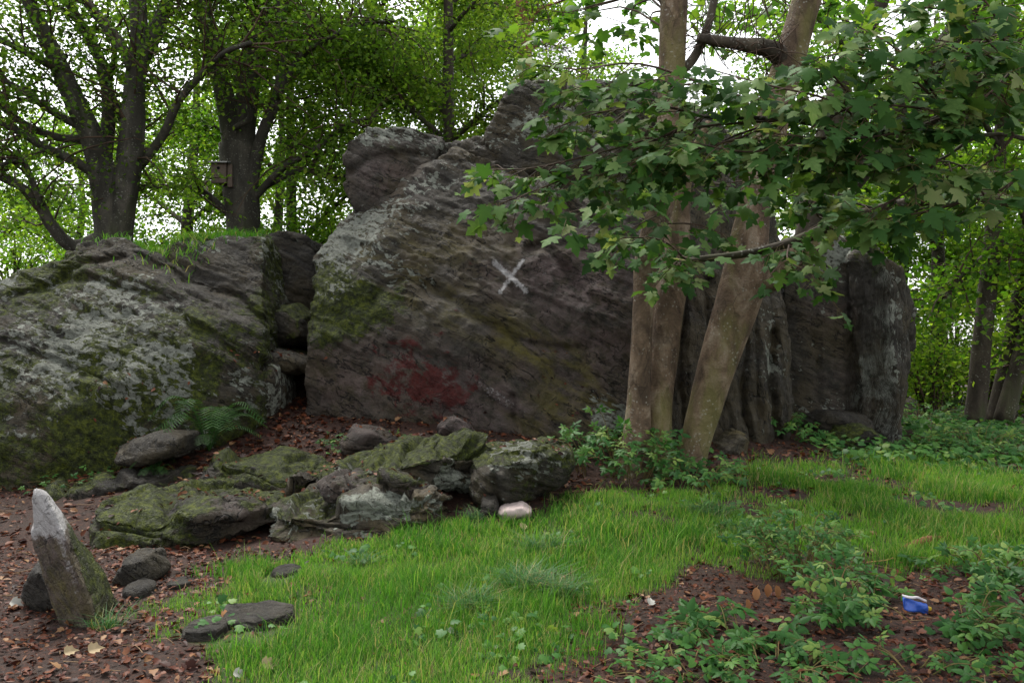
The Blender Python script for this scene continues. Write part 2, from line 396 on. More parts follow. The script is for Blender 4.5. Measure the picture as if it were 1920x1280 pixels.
SOIL = [G(*p) for p in ((1150, 1280), (1150, 1180), (1260, 1100), (1420, 1070), (1700, 1090), (1900, 1130))] + [np.array((4, 3.2, 0)), np.array((1, 2.4, 0))]
def grass_mask(x, y):
    p3 = np.stack([x, y, np.zeros_like(x)], -1)
    n = fbm(p3 * 1.7, 5, 21, 0.65) * 0.55
    m = smooth(-0.12, 0.22, poly_sd(x, y, LUSH) + n)
    m = m * (0.55 + 0.45 * smooth(-0.35, 0.1, fbm(p3 * 3.1, 3, 58)))
    m = np.maximum(m, 1.0 * smooth(-0.2, 0.4, poly_sd(x, y, THIN) + n) * smooth(-0.55, 0.1, fbm(p3 * 1.6, 3, 33)))
    m = m * (1 - 0.7 * smooth(0.3, 0.6, fbm(p3 * 2.3, 3, 51)) * smooth(-0.3, 0.5, x - 0.2))
    return m

def axis_pts(lo, hi, step, far):
    a = list(np.arange(lo, hi, step)); s = step; v = hi; up = []
    while v < far: up.append(v); s *= 1.22; v += s
    up.append(far); s = step; v = lo; dn = []
    while v > -far: s *= 1.22; v -= s; dn.append(max(v, -far))
    return np.array(dn[::-1] + a + up)
ax = axis_pts(-7.0, 8.0, 0.075, 420.0); ay = axis_pts(2.2, 14.0, 0.075, 420.0)
X, Y = np.meshgrid(ax, ay); Z = ground_z(X, Y)
nx, ny = len(ax), len(ay)
idx = np.arange(nx * ny).reshape(ny, nx)
Q = np.stack([idx[:-1, :-1], idx[:-1, 1:], idx[1:, 1:], idx[1:, :-1]], -1).reshape(-1, 4)
gm = np.where((np.abs(X) < 12) & (Y > 0) & (Y < 16), 1.0, 0.0)
sel = gm > 0
gmask = np.full(X.shape, 0.35); gmask[sel] = grass_mask(X[sel], Y[sel])
gmesh = tri_mesh('ground', np.stack([X, Y, Z], -1).reshape(-1, 3), Q, smooth_=True, attrs={'grass': gmask.ravel()})
t = NT('woodland_floor'); tc = t.n('TexCoord').outputs['Object']
n1 = t.noise(tc, 3.0, 5, 0.6); n2 = t.noise(tc, 38.0, 5, 0.7); n3 = t.noise(tc, 11.0, 4, 0.6)
soil = t.ramp(n2, [(0.3, (0.009, 0.005, 0.0035)), (0.5, (0.03, 0.013, 0.008)), (0.68, (0.065, 0.026, 0.014)), (0.8, (0.12, 0.06, 0.035))])
soil = t.mix(t.range(n1, 0.45, 0.65, 0, 0.6), soil, (0.02, 0.014, 0.01))
turf = t.ramp(n3, [(0.3, (0.018, 0.03, 0.007)), (0.6, (0.045, 0.075, 0.014)), (0.8, (0.07, 0.06, 0.03))])
gcol = t.mix(t.range(t.math('ADD', t.attr('grass').outputs['Fac'], t.math('MULTIPLY', t.math('SUBTRACT', n3, 0.5), 0.6)), 0.3, 0.7), soil, turf)
ground = bpy.data.objects.new('ground', gmesh); COL.objects.link(ground); ground['kind'] = 'structure'
gmesh.materials.append(t.done(t.principled(gcol, 0.85, t.bump(n2, 0.7, 0.025), 0.3)))

# ------------------------------------------------------------------ rocks
ATTRS = ('moss', 'lichen', 'red', 'mark', 'bare', 'algae')
def blob(u, v, cx, cy, rx, ry, ang=0.0):
    a = R(ang); dx, dy = u - cx, v - cy
    e = ((dx * math.cos(a) + dy * math.sin(a)) / rx) ** 2 + ((-dx * math.sin(a) + dy * math.cos(a)) / ry) ** 2
    return np.exp(-e)
def seg_dist(u, v, pts):
    best = np.full(u.shape, 1e9)
    for a, b in zip(pts[:-1], pts[1:]):
        ex, ey = b[0] - a[0], b[1] - a[1]
        t_ = np.clip(((u - a[0]) * ex + (v - a[1]) * ey) / (ex * ex + ey * ey + 1e-9), 0, 1)
        best = np.minimum(best, np.hypot(u - a[0] - t_ * ex, v - a[1] - t_ * ey))
    return best

def hull_front(pts, thick, inset=0.82):
    F = np.array([W(*p) for p in pts]); c = F.mean(0)
    B = F.copy(); B[:, 0] = c[0] + (F[:, 0] - c[0]) * inset; B[:, 2] = c[2] + (F[:, 2] - c[2]) * inset
    B[:, 1] = F[:, 1].max() * 0.5 + F[:, 1] * 0.5 + thick
    return np.vstack([F, B])
def hull_stone(pts, d, thick, inner=0.62, lean=0.0, jit=1.0, low=0.0):
    yb = max(p[1] for p in pts); pts = [(p[0], p[1] + (yb - p[1]) * low) for p in pts]
    F = np.array([W(p[0], p[1], d) for p in pts]); c = F.mean(0)
    rj = np.random.RandomState(int(d * 100) + len(pts)); F = F + rj.normal(size=F.shape) * np.array((0.03, 0, 0.02)) * thick * jit
    out = []
    for sc, dy in ((inner, 0.0), (1.0, 0.38 * thick), (0.97, 0.6 * thick), (0.7, thick)):
        S = c + (F - c) * sc; S = S + np.array((0, dy, 0)); S[:, 1] += lean * (S[:, 2] - F[:, 2].min()); S[:, 1] += rj.normal(size=len(S)) * 0.1 * thick * jit; out.append(S)
    return np.vstack(out)

def rock(name, hulls, voxel, label, cat='rock', mat=None, ns=(0.5, 0.3, 0.8), smooth_it=4, amp=0.07, samp=0.05, fine=0.010, k=4.5,
         masks=None, carve=(), ns2=None, x2=None, seed=1, moss_top=0.0, lich=0.3, group=None, sink=True):
    bm = bmesh.new()
    for H in hulls:
        vs_ = [bm.verts.new(tuple(p)) for p in H]
        r = bmesh.ops.convex_hull(bm, input=vs_)
        dead = [e for e in r['geom_interior'] + r['geom_unused'] if isinstance(e, bmesh.types.BMVert) and e.is_valid]
        if dead: bmesh.ops.delete(bm, geom=list(set(dead)), context='VERTS')
    m0 = bpy.data.meshes.new(name + '_hull'); bm.to_mesh(m0); bm.free()
    tmp = bpy.data.objects.new(name + '_hull', m0); COL.objects.link(tmp)
    md = tmp.modifiers.new('r', 'REMESH'); md.mode = 'VOXEL'; md.voxel_size = voxel
    if smooth_it:
        ms = tmp.modifiers.new('s', 'SMOOTH'); ms.factor = 0.5; ms.iterations = smooth_it
    dg = bpy.context.evaluated_depsgraph_get()
    me = bpy.data.meshes.new_from_object(tmp.evaluated_get(dg)); me.name = name
    bpy.data.objects.remove(tmp); bpy.data.meshes.remove(m0)
    n = len(me.vertices); p = np.empty(n * 3); me.vertices.foreach_get('co', p); p = p.reshape(-1, 3)
    nr = np.empty(n * 3, np.float32); me.vertex_normals.foreach_get('vector', nr); nr = nr.reshape(-1, 3).astype(float)
    def frame(v):
        s_ = unit(np.array(v, float)); a = unit(np.cross(s_, (0.1, 1.0, 0.05))); b = np.cross(s_, a); return s_, a, b
    warp = 0.12 * np.stack([fbm(p * 1.1, 4, seed + 40 + i) for i in range(3)], -1)
    q = p + warp
    def suv(v):
        s_, a, b = frame(v); return np.stack([q @ s_, q @ a, q @ b], -1)
    S = suv(ns)
    if ns2 is not None:
        wgt = smooth(x2 - 0.25, x2 + 0.25, p[:, 0] + 0.3 * fbm(p * 0.9, 2, seed + 3))[:, None]
        S = S * (1 - wgt) + (suv(ns2) + 7.0) * wgt * 1.0
    def layers(kk, a_, sd):
        s_ = S[:, 0] * kk; i = np.floor(s_); f = s_ - i
        o0 = vnoise(np.stack([S[:, 1] * 2.6, S[:, 2] * 2.6, i * 7.13], -1), sd)
        o1 = vnoise(np.stack([S[:, 1] * 2.6, S[:, 2] * 2.6, (i + 1) * 7.13], -1), sd)
        w_ = smooth(0.86, 1.0, f); gap = np.exp(-((f - 0.93) / 0.05) ** 2) * 0.55
        return a_ * (o0 * (1 - w_) + o1 * w_ - gap)
    d = amp * fbm(p * (0.9 if voxel > 0.02 else 2.2), 4, seed + 11)
    if samp:
        d = d + layers(k, samp, seed + 60) + layers(k * 3.3, samp * 0.36, seed + 61) * (0.4 + 0.9 * (fbm(p * 1.2, 2, seed + 8) > -0.1))
    rg = 1 - np.abs(fbm(p * (3.2 if voxel > 0.02 else 6.5), 4, seed + 23)) * 2.2
    d = d + fine * 1.6 * fbm(p * 14.0, 3, seed + 20) + amp * 0.22 * rg
    P = p + nr * d[:, None]
    u = 960 + FPX * P[:, 0] / P[:, 1]; v = 640 - FPX * (P[:, 2] - EYE) / P[:, 1]
    for (pts, wd, dep) in carve:
        dd = seg_dist(u + 14 * fbm(P * 2.5, 2, seed + 70), v + 14 * fbm(P * 2.5, 2, seed + 71), pts)
        P[:, 1] += dep * np.exp(-(dd / wd) ** 2) * (nr[:, 1] < 0.25)
    at = {a: np.zeros(n) for a in ATTRS}
    at['lichen'] += lich + 0.22 * fbm(P * 1.3, 2, seed + 30) + 0.3 * fbm(P * 4.0, 3, seed + 33)
    at['moss'] += 0.1 + 0.5 * fbm(P * 1.1, 3, seed + 31) + moss_top * smooth(0.1, 0.8, nr[:, 2])
    if masks: masks(at, u, v, P, nr)
    base = P.min(0); org = np.array((P[:, 0].mean(), P[:, 1].mean(), base[2]))
    me.vertices.foreach_set('co', (P - org).astype(np.float32).ravel())
    for a in ATTRS:
        x_ = me.attributes.new(a, 'FLOAT', 'POINT'); x_.data.foreach_set('value', np.clip(at[a], -1, 2).astype(np.float32))
    x_ = me.attributes.new('strata', 'FLOAT_VECTOR', 'POINT'); x_.data.foreach_set('vector', S.astype(np.float32).ravel())
    me.polygons.foreach_set('use_smooth', np.ones(len(me.polygons), bool)); me.update()
    return solo(name, me, mat or M_ROCK, label, cat, org, group)

# the big outcrop with the painted cross
H1 = hull_front([(580, 640, 9.75), (577, 780, 9.9), (700, 860, 9.75), (950, 880, 9.6), (1230, 880, 9.45), (1250, 560, 9.95), (1215, 410, 10.5), (1000, 330, 11.0),
                 (850, 285, 11.3), (735, 345, 11.3), (640, 425, 10.8), (592, 500, 10.35), (820, 620, 9.75), (1010, 700, 9.65), (640, 545, 9.95)], 2.2, 0.9)
H1b = hull_front([(600, 600, 10.2), (585, 480, 10.6), (640, 405, 11.1), (720, 350, 11.5), (850, 265, 11.7), (910, 255, 11.8), (1000, 340, 11.3), (900, 420, 10.9)], 1.6, 0.95)
H2 = hull_front([(905, 262, 11.6), (915, 235, 11.7), (930, 205, 11.75), (958, 168, 11.85), (1010, 152, 12.0), (1235, 150, 12.3), (1390, 260, 12.4), (1440, 400, 12.0), (1220, 440, 10.9), (1000, 345, 11.3)], 1.8, 0.9)
H4 = hull_front([(1240, 330, 11.9), (1245, 560, 10.6), (1240, 880, 10.1), (1300, 880, 10.2), (1430, 850, 10.45), (1478, 840, 10.8), (1478, 560, 11.2), (1462, 420, 11.8), (1400, 290, 12.2)], 1.6, 0.92)
def main_masks(at, u, v, P, nr):
    L = at['lichen']
    L += 0.42 * blob(u, v, 720, 410, 200, 60, -36) + 0.2 * blob(u, v, 640, 520, 70, 80, -50) + 0.35 * blob(u, v, 830, 540, 130, 40, 25) + 0.5 * blob(u, v, 1140, 770, 60, 40, 35)
    L += 0.5 * blob(u, v, 1060, 235, 130, 40) + 0.4 * blob(u, v, 1100, 385, 70, 14, 10) + 0.25 * blob(u, v, 1000, 720, 150, 22, 32) + 0.4 * blob(u, v, 1440, 690, 40, 130) + 0.3 * blob(u, v, 1300, 560, 50, 160)
    L -= 0.55 * blob(u, v, 1080, 580, 230, 120) + 0.6 * blob(u, v, 780, 740, 190, 110) + 0.35 * blob(u, v, 1060, 430, 150, 50)
    at['moss'] += 0.06 + 0.75 * blob(u, v, 625, 590, 80, 80) + 0.3 * blob(u, v, 700, 450, 170, 90, -30) + 0.4 * blob(u, v, 700, 560, 160, 60, 20) + 0.3 * blob(u, v, 1060, 190, 120, 60) - 0.5 * blob(u, v, 1000, 620, 260, 200)
    at['bare'] += 0.9 * blob(u, v, 1120, 610, 140, 150) + 0.8 * blob(u, v, 870, 740, 190, 80, 25) + 0.6 * blob(u, v, 640, 720, 90, 70) + 0.7 * blob(u, v, 1000, 510, 120, 60) + 0.4 * blob(u, v, 740, 330, 60, 60)
    at['algae'] += 0.9 * blob(u, v, 1040, 690, 130, 45, 30) + 0.9 * blob(u, v, 1080, 790, 130, 50) + 0.6 * blob(u, v, 880, 590, 200, 40, 22) + 0.5 * blob(u, v, 760, 470, 180, 60)
    at['red'] += 0.82 * blob(u, v, 780, 705, 105, 85, 30) + 0.4 * blob(u, v, 850, 740, 70, 40)
    d = np.minimum(seg_dist(u, v, [(927, 492), (986, 545)]), seg_dist(u, v, [(980, 488), (938, 548)]) + 1.5)
    at['mark'] += np.clip(1.25 - d / 7.0, 0, 1) * (nr[:, 1] < 0.2)
    at['mark'] += 0.32 * blob(u, v, 1020, 500, 10, 26) + 0.42 * blob(u, v, 930, 740, 14, 50, -58)
    L += 0.0
rock('rock_outcrop', [H1, H1b, H2, H4], 0.0265, 'huge dark schist outcrop face painted with a white cross and red stain', 'rock', M_ROCK,
     ns=(0.5, 0.35, 0.8), ns2=(0.93, 0.33, -0.05), x2=1.9, smooth_it=4, amp=0.13, samp=0.034, k=6.0, masks=main_masks, seed=3, lich=0.22,
     carve=[([(990, 465), (1020, 462), (1050, 490), (1090, 530)], 9, 0.12), ([(800, 540), (860, 565), (960, 640), (1100, 660)], 8, 0.08),
            ([(740, 650), (850, 680), (960, 780)], 10, 0.07), ([(700, 560), (760, 520), (850, 560)], 8, 0.06), ([(968, 740), (972, 800)], 6, 0.08),
            ([(1330, 500), (1325, 700), (1315, 830)], 6, 0.1), ([(1360, 560), (1365, 700)], 4, 0.05), ([(1400, 640), (1405, 830)], 6, 0.12), ([(1425, 620), (1430, 780)], 4, 0.06), ([(1455, 620), (1462, 830)], 6, 0.14), ([(1285, 480), (1280, 800)], 5, 0.08),
            ([(880, 300), (1000, 330), (1150, 370)], 9, 0.1), ([(1000, 330), (1180, 470)], 8, 0.05)])
def cap_masks(at, u, v, P, nr):
    at['lichen'] += 0.35 * blob(u, v, 720, 250, 120, 30) - 0.2 * blob(u, v, 720, 340, 80, 40)
    at['bare'] += 0.7 * blob(u, v, 720, 330, 70, 50); at['moss'] += 0.15
rock('cap_boulder', [hull_front([(641, 300, 11.0), (648, 262, 11.1), (690, 238, 11.3), (760, 235, 11.5), (832, 258, 11.6), (815, 312, 11.35), (750, 365, 11.05), (700, 405, 10.95), (664, 395, 10.95), (645, 345, 10.95)], 1.3, 0.9)],
     0.026, 'rounded overhanging boulder perched on the shoulder of the painted outcrop', 'boulder', M_ROCK, ns=(0.35, 0.4, 0.85), amp=0.07, samp=0.05, k=5, masks=cap_masks, seed=12, lich=0.35,
     carve=[([(650, 330), (700, 300), (800, 290)], 7, 0.07)])
def right_masks(at, u, v, P, nr):
    at['lichen'] += 0.1 + 0.5 * blob(u, v, 1560, 480, 40, 30, -40) + 0.35 * blob(u, v, 1620, 690, 20, 60) + 0.4 * blob(u, v, 1670, 650, 25, 150)
    at['moss'] += -0.05 + 0.5 * blob(u, v, 1650, 480, 60, 40); at['bare'] += 0.5 * blob(u, v, 1560, 580, 60, 40) + 0.3 * blob(u, v, 1580, 720, 60, 60)
rock('block_rock', [hull_front([(1470, 450, 11.8), (1560, 438, 11.7), (1640, 458, 11.6), (1690, 505, 11.7), (1708, 560, 11.8), (1700, 670, 11.8), (1690, 830, 11.6), (1620, 840, 11.45), (1470, 840, 11.5)], 2.0, 0.9),
                    hull_front([(1600, 470, 11.4), (1650, 490, 11.4), (1690, 560, 11.5), (1688, 830, 11.35), (1620, 840, 11.3)], 0.8),
                    hull_front([(1690, 520, 12.0), (1712, 580, 12.0), (1716, 655, 12.0), (1690, 660, 12.0)], 0.5)],
     0.03, 'dark blocky rock with vertically layered edge beside the thicket', 'rock', M_ROCK, ns=(0.5, 0.1, 0.85), ns2=(0.95, 0.3, 0.0), x2=4.85, amp=0.09, samp=0.03, k=7, smooth_it=3, masks=right_masks, seed=25,
     carve=[([(1600, 500), (1610, 650)], 6, 0.05), ([(1535, 640), (1537, 740)], 7, 0.05)])

# the lichen-spotted outcrop
def left_masks(at, u, v, P, nr):
    at['lichen'] += 0.21 + 0.14 * blob(u, v, 230, 660, 300, 170, 20) - 0.45 * blob(u, v, 420, 560, 70, 70) - 0.3 * blob(u, v, 200, 480, 140, 30) - 0.5 * blob(u, v, 170, 820, 60, 60) - 0.5 * blob(u, v, 60, 880, 150, 40)
    at['moss'] += 0.58 + 0.4 * blob(u, v, 170, 830, 70, 70) + 0.3 * blob(u, v, 280, 720, 130, 60) - 0.45 * smooth(0.0, 1, blob(u, v, 380, 490, 140, 50)) - 0.35 * blob(u, v, 200, 470, 150, 30)
L1 = hull_front([(-420, 1000, 7.8), (-400, 640, 8.9), (-20, 548, 9.6), (60, 522, 9.8), (130, 482, 10.1), (205, 458, 10.4), (300, 478, 10.3), (440, 560, 9.85), (488, 605, 9.6), (482, 800, 9.35), (430, 820, 9.1), (200, 900, 8.5), (0, 960, 8.1), (200, 620, 9.15), (120, 780, 8.5)], 2.2, 0.95)
L2 = hull_front([(295, 478, 10.5), (330, 458, 10.6), (420, 441, 10.7), (492, 446, 10.6), (494, 540, 10.0), (490, 620, 9.6), (400, 610, 9.75), (320, 540, 10.0)], 1.4, 0.95)
L3 = hull_front([(110, 490, 10.2), (150, 455, 10.5), (230, 450, 10.6), (260, 480, 10.4), (200, 520, 10.1)], 0.8)
rock('lichen_outcrop', [L1, L2, L3], 0.0265, 'broad sloping outcrop speckled with white lichen and moss beneath the beeches', 'rock', M_ROCK,
     ns=(0.42, 0.2, 0.88), smooth_it=3, amp=0.12, samp=0.042, k=6, masks=left_masks, seed=31, lich=0.3,
     carve=[([(260, 480), (330, 520), (440, 560), (488, 600)], 9, 0.12), ([(0, 640), (120, 690), (240, 740)], 7, 0.06), ([(20, 560), (150, 500), (230, 480)], 7, 0.1),
            ([(300, 560), (400, 640), (470, 690)], 7, 0.07), ([(100, 520), (260, 545), (330, 560)], 7, 0.08)])
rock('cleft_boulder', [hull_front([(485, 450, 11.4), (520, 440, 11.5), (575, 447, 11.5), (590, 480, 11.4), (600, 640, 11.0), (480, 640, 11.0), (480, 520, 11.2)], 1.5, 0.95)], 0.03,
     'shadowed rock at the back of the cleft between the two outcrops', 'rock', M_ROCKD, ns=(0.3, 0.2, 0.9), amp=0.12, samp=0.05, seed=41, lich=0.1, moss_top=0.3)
rock('mossy_boulder', [hull_stone([(495, 580), (540, 565), (580, 590), (590, 650), (490, 650)], 10.4, 0.8)], 0.025, 'small mossy boulder wedged inside the dark cleft', 'boulder', M_ROCK, amp=0.05, samp=0.03, seed=43, moss_top=0.7, lich=0.1)
rock('bridging_slab', [hull_stone([(470, 668), (500, 650), (560, 668), (586, 690), (575, 704), (520, 700), (470, 690)], 9.9, 1.0)], 0.022, 'flat slab bridging the foot of the dark cleft', 'rock', M_ROCK, ns=(0.3, 0.2, 0.9), amp=0.04, samp=0.03, seed=44, moss_top=0.4, lich=0.3)
rock('cleft_pillar', [hull_stone([(462, 700), (505, 690), (512, 740), (505, 800), (465, 810)], 9.55, 0.9)], 0.024, 'upright pale-streaked rock propping the flat slab at the cleft', 'rock', M_ROCK, ns=(0.9, 0.3, 0.1), amp=0.05, samp=0.04, seed=45, lich=0.5, moss_top=0.4)

# the low ledges in front
def mk(moss=0.0, lich=0.0, blobs=(), algae=0.0, bare=0.0):
    def f(at, u, v, P, nr):
        at['moss'] += moss; at['lichen'] += lich; at['algae'] += algae; at['bare'] += bare
        for (a, cx, cy, rx, ry, ang, w) in blobs: at[a] += w * blob(u, v, cx, cy, rx, ry, ang)
    return f
NSL = (0.15, -0.1, 0.95)
rock('pale_ledge', [hull_stone([(484, 985), (510, 950), (560, 932), (700, 922), (800, 915), (832, 940), (830, 985), (700, 1010), (580, 1030), (500, 1015)], 6.9, 0.9, 0.8, low=0.15)], 0.018,
     'low layered ledge with pale green streaks at the grass edge', 'rock', M_ROCKP, ns=NSL, smooth_it=2, amp=0.059, samp=0.119, k=9, seed=51, lich=0.44,
     masks=mk(0.05, 0.0, (('moss', 750, 950, 50, 25, 0, 0.5), ('lichen', 700, 945, 70, 25, 0, 0.5), ('moss', 560, 930, 70, 10, 0, 0.5), ('lichen', 500, 970, 20, 40, 0, 0.3))), moss_top=0.2)
rock('mossy_ledge', [hull_stone([(570, 900), (600, 870), (700, 845), (800, 815), (860, 812), (890, 850), (895, 910), (800, 950), (640, 950)], 7.5, 1.1, 0.75, low=0.22)], 0.02,
     'thick moss covered ledge in the middle of the low rocks', 'rock', M_ROCK, ns=NSL, smooth_it=2, amp=0.082, samp=0.119, k=7, seed=52, moss_top=0.7, lich=0.35, masks=mk(0.15, 0, (('lichen', 850, 910, 60, 35, 0, 0.45), ('moss', 850, 920, 60, 30, 0, -0.6))))
rock('white_spotted_boulder', [hull_stone([(880, 850), (900, 812), (960, 798), (1030, 786), (1070, 800), (1085, 850), (1075, 900), (1000, 945), (900, 975), (870, 930)], 7.55, 1.1, 0.75, low=0.28)], 0.02,
     'mossy boulder splashed with white lichen blotches beside the bramble', 'boulder', M_ROCK, ns=(0.45, -0.2, 0.85), smooth_it=2, amp=0.060, samp=0.035, k=7, seed=53, moss_top=0.5, lich=0.2,
     masks=mk(0.42, 0.0, (('lichen', 955, 865, 55, 50, 0, 0.25), ('lichen', 960, 830, 50, 20, 0, 0.35), ('moss', 1040, 820, 50, 40, 0, 0.6), ('lichen', 1040, 870, 60, 20, -20, 0.25), ('moss', 930, 890, 20, 40, 0, -0.3))),
     carve=[([(880, 850), (930, 880), (930, 960)], 9, 0.09), ([(900, 850), (1000, 860), (1070, 830)], 8, 0.08)])
rock('green_slab', [hull_stone([(135, 975), (170, 940), (260, 930), (340, 925), (430, 915), (500, 930), (510, 970), (480, 1000), (360, 1035), (200, 1045), (140, 1020)], 6.75, 1.2, 0.75, low=0.25)], 0.02,
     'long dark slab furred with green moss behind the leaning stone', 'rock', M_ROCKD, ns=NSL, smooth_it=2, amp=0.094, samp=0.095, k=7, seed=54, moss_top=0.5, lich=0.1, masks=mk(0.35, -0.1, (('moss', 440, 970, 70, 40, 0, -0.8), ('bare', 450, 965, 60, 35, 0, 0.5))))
rock('mid_ledge', [hull_stone([(365, 905), (380, 850), (440, 838), (560, 832), (610, 850), (620, 900), (520, 935), (400, 935)], 7.9, 1.0, 0.75, low=0.30)], 0.022,
     'mossy stepped ledge below the fern and cleft', 'rock', M_ROCK, ns=NSL, smooth_it=2, amp=0.082, samp=0.119, k=7, seed=55, moss_top=0.5, lich=0.15, masks=mk(0.28))
rock('low_ledge', [hull_stone([(590, 905), (650, 882), (760, 880), (800, 905), (790, 935), (620, 940)], 7.15, 0.5, 0.75, low=0.25)], 0.018,
     'narrow purple-grey ledge between pale ledge and mossy ledge', 'rock', M_ROCK, ns=NSL, smooth_it=2, amp=0.047, samp=0.095, k=9, seed=56, moss_top=0.3, lich=0.35, masks=mk(0, 0, (), 0, 0.4))
rock('fern_boulder', [hull_stone([(195, 835), (225, 805), (290, 782), (325, 790), (340, 830), (320, 860), (250, 880), (200, 870)], 8.2, 0.8, 0.7, low=0.30)], 0.022,
     'rounded bare grey boulder beside the fern', 'boulder', M_ROCK, ns=NSL, amp=0.05, samp=0.02, seed=57, lich=0.1, masks=mk(-0.3))
rock('foot_rock', [hull_stone([(60, 930), (150, 870), (330, 850), (360, 890), (330, 930), (200, 960), (60, 970)], 8.0, 1.0, 0.7, low=0.20)], 0.024,
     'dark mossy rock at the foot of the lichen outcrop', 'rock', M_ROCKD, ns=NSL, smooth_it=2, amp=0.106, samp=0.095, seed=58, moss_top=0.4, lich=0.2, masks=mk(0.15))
rock('grey_slab', [hull_stone([(630, 840), (655, 805), (700, 802), (745, 835), (730, 860), (640, 862)], 8.8, 0.7, 0.7)], 0.02, 'flat grey slab lying at the outcrop foot above the mossy ledge', 'rock', M_ROCK, ns=NSL, amp=0.03, samp=0.03, seed=59, lich=0.15, masks=mk(-0.2, 0, (), 0, 0.5))
rock('purple_stone', [hull_stone([(815, 800), (845, 776), (880, 790), (890, 815), (880, 830), (815, 830)], 9.0, 0.5, 0.7)], 0.018, 'small purple-grey stone against the painted face', 'stone', M_ROCKD, amp=0.03, samp=0.02, seed=60, lich=0.0, masks=mk(-0.4, 0, (), 0, 0.8))
rock('wedge_rock', [hull_stone([(1318, 862), (1350, 838), (1400, 815), (1412, 822), (1412, 860), (1380, 880), (1320, 880)], 9.9, 0.7, 0.7)], 0.02, 'wedge shaped grey rock beside the leaning stem', 'rock', M_ROCKP, ns=(0.3, 0, 0.9), amp=0.04, samp=0.03, seed=61, lich=0.1, masks=mk(-0.25, 0, (), 0.3))
rock('low_mossy_rock', [hull_stone([(1560, 835), (1575, 805), (1620, 795), (1665, 805), (1685, 840), (1660, 855), (1580, 855)], 10.7, 0.8, 0.7)], 0.022, 'low rock with yellow-green moss in front of the blocky rock', 'rock', M_ROCKD, ns=NSL, amp=0.06, samp=0.03, seed=62, moss_top=0.7, lich=0.1, masks=mk(0.1))
rock('step_rock', [hull_stone([(1520, 795), (1540, 775), (1640, 775), (1660, 795), (1640, 815), (1530, 815)], 11.1, 0.7, 0.7)], 0.024, 'dark flat step of rock at the foot of the blocky rock', 'rock', M_ROCKD, ns=NSL, amp=0.05, samp=0.03, seed=63, moss_top=0.3, lich=0.1)
rock('pink_stone', [hull_stone([(928, 965), (940, 950), (985, 946), (1002, 958), (995, 975), (935, 985)], 7.25, 0.35, 0.75)], 0.012, 'flat pinkish white stone at the grass edge by the spotted boulder', 'stone',
     plain('pink_quartz', (0.42, 0.34, 0.32), 0.7, 0.4, 0.45, 18), ns=NSL, amp=0.03, samp=0.02, fine=0.006, seed=64)
rock('dark_cobble', [hull_stone([(893, 965), (905, 935), (930, 935), (935, 965), (920, 985), (895, 985)], 7.3, 0.35, 0.7)], 0.012, 'dark rounded cobble next to the flat pinkish stone', 'stone', M_ROCKD, amp=0.03, samp=0.02, fine=0.005, seed=65, lich=0, masks=mk(-0.3))
def paint_tip(at, u, v, P, nr):
    side = smooth(0, 1, (u - (88 + (v - 925) * 0.33)) / 22.0)          # the receding mossy side
    at['moss'] += -0.7 + 1.45 * side * smooth(930, 1000, v)
    at['lichen'] += 0.28 - 0.2 * side; at['algae'] += 0.9 * (1 - side) * smooth(985, 1030, v) * (0.55 + 0.6 * blob(u, v, 105, 1075, 25, 80, -20)); at['bare'] += 0.9 * (1 - side)
    at['mark'] += 1.7 * (1 - smooth(970, 1025, v)) * (1 - 0.75 * side) + 0.5 * blob(u, v, 122, 1040, 11, 75, -18)
LS = np.array([W(*q) for q in ((58, 932, 4.87), (64, 914, 4.9), (82, 916, 4.88), (112, 985, 4.83), (150, 1085, 4.8), (180, 1195, 4.8), (122, 1195, 4.86), (95, 1095, 4.87), (63, 1012, 4.88),
                               (92, 930, 5.0), (158, 1020, 5.12), (200, 1078, 5.2), (224, 1135, 5.22), (224, 1195, 5.22), (110, 1180, 5.15), (75, 1000, 5.05))])
rock('leaning_stone', [LS], 0.011,
     'leaning pointed stone with white painted tip and yellow lichen face', 'standing stone', M_ROCKP, ns=(0.85, 0.1, 0.5), smooth_it=3, amp=0.016, samp=0.012, fine=0.005, k=16, seed=66, masks=paint_tip, lich=0.2)
rock('dark_wedge_stone', [hull_stone([(18, 1105), (60, 1045), (90, 1050), (120, 1100), (135, 1150), (60, 1160), (20, 1135)], 5.1, 0.35, 0.7)], 0.014, 'dark wedge stone lying behind the leaning painted stone', 'stone', M_ROCKD, amp=0.03, samp=0.02, fine=0.005, seed=67, lich=0.05, masks=mk(-0.1))
rock('brown_stone', [hull_stone([(200, 1090), (225, 1045), (270, 1040), (285, 1080), (270, 1110), (205, 1120)], 5.6, 0.35, 0.7)], 0.014, 'brown stone half buried in leaves behind the leaning stone', 'stone', M_ROCK, amp=0.03, samp=0.02, fine=0.005, seed=68, lich=0.05)
fs = [((330, 1185), (350, 1175), (400, 1168), (440, 1180), (430, 1215), (350, 1215)), ((395, 1170), (440, 1155), (500, 1143), (555, 1137), (562, 1150), (500, 1180), (420, 1190)),
      ((235, 1110), (260, 1092), (290, 1096), (285, 1115), (245, 1122)), ((310, 1098), (335, 1084), (370, 1088), (360, 1104), (320, 1108)), ((505, 1075), (530, 1063), (570, 1070), (560, 1085), (510, 1088))]
fl = ['dark flat stone sunk in the grass beside the leaf litter', 'long dark flat stone in the grass with an orange leaf on it', 'small flat stone at the foot of the brown stone',
      'thin flat grey stone among the fallen leaves near the grass', 'small grey stone poking through the edge of the grass']
CLEAR = []
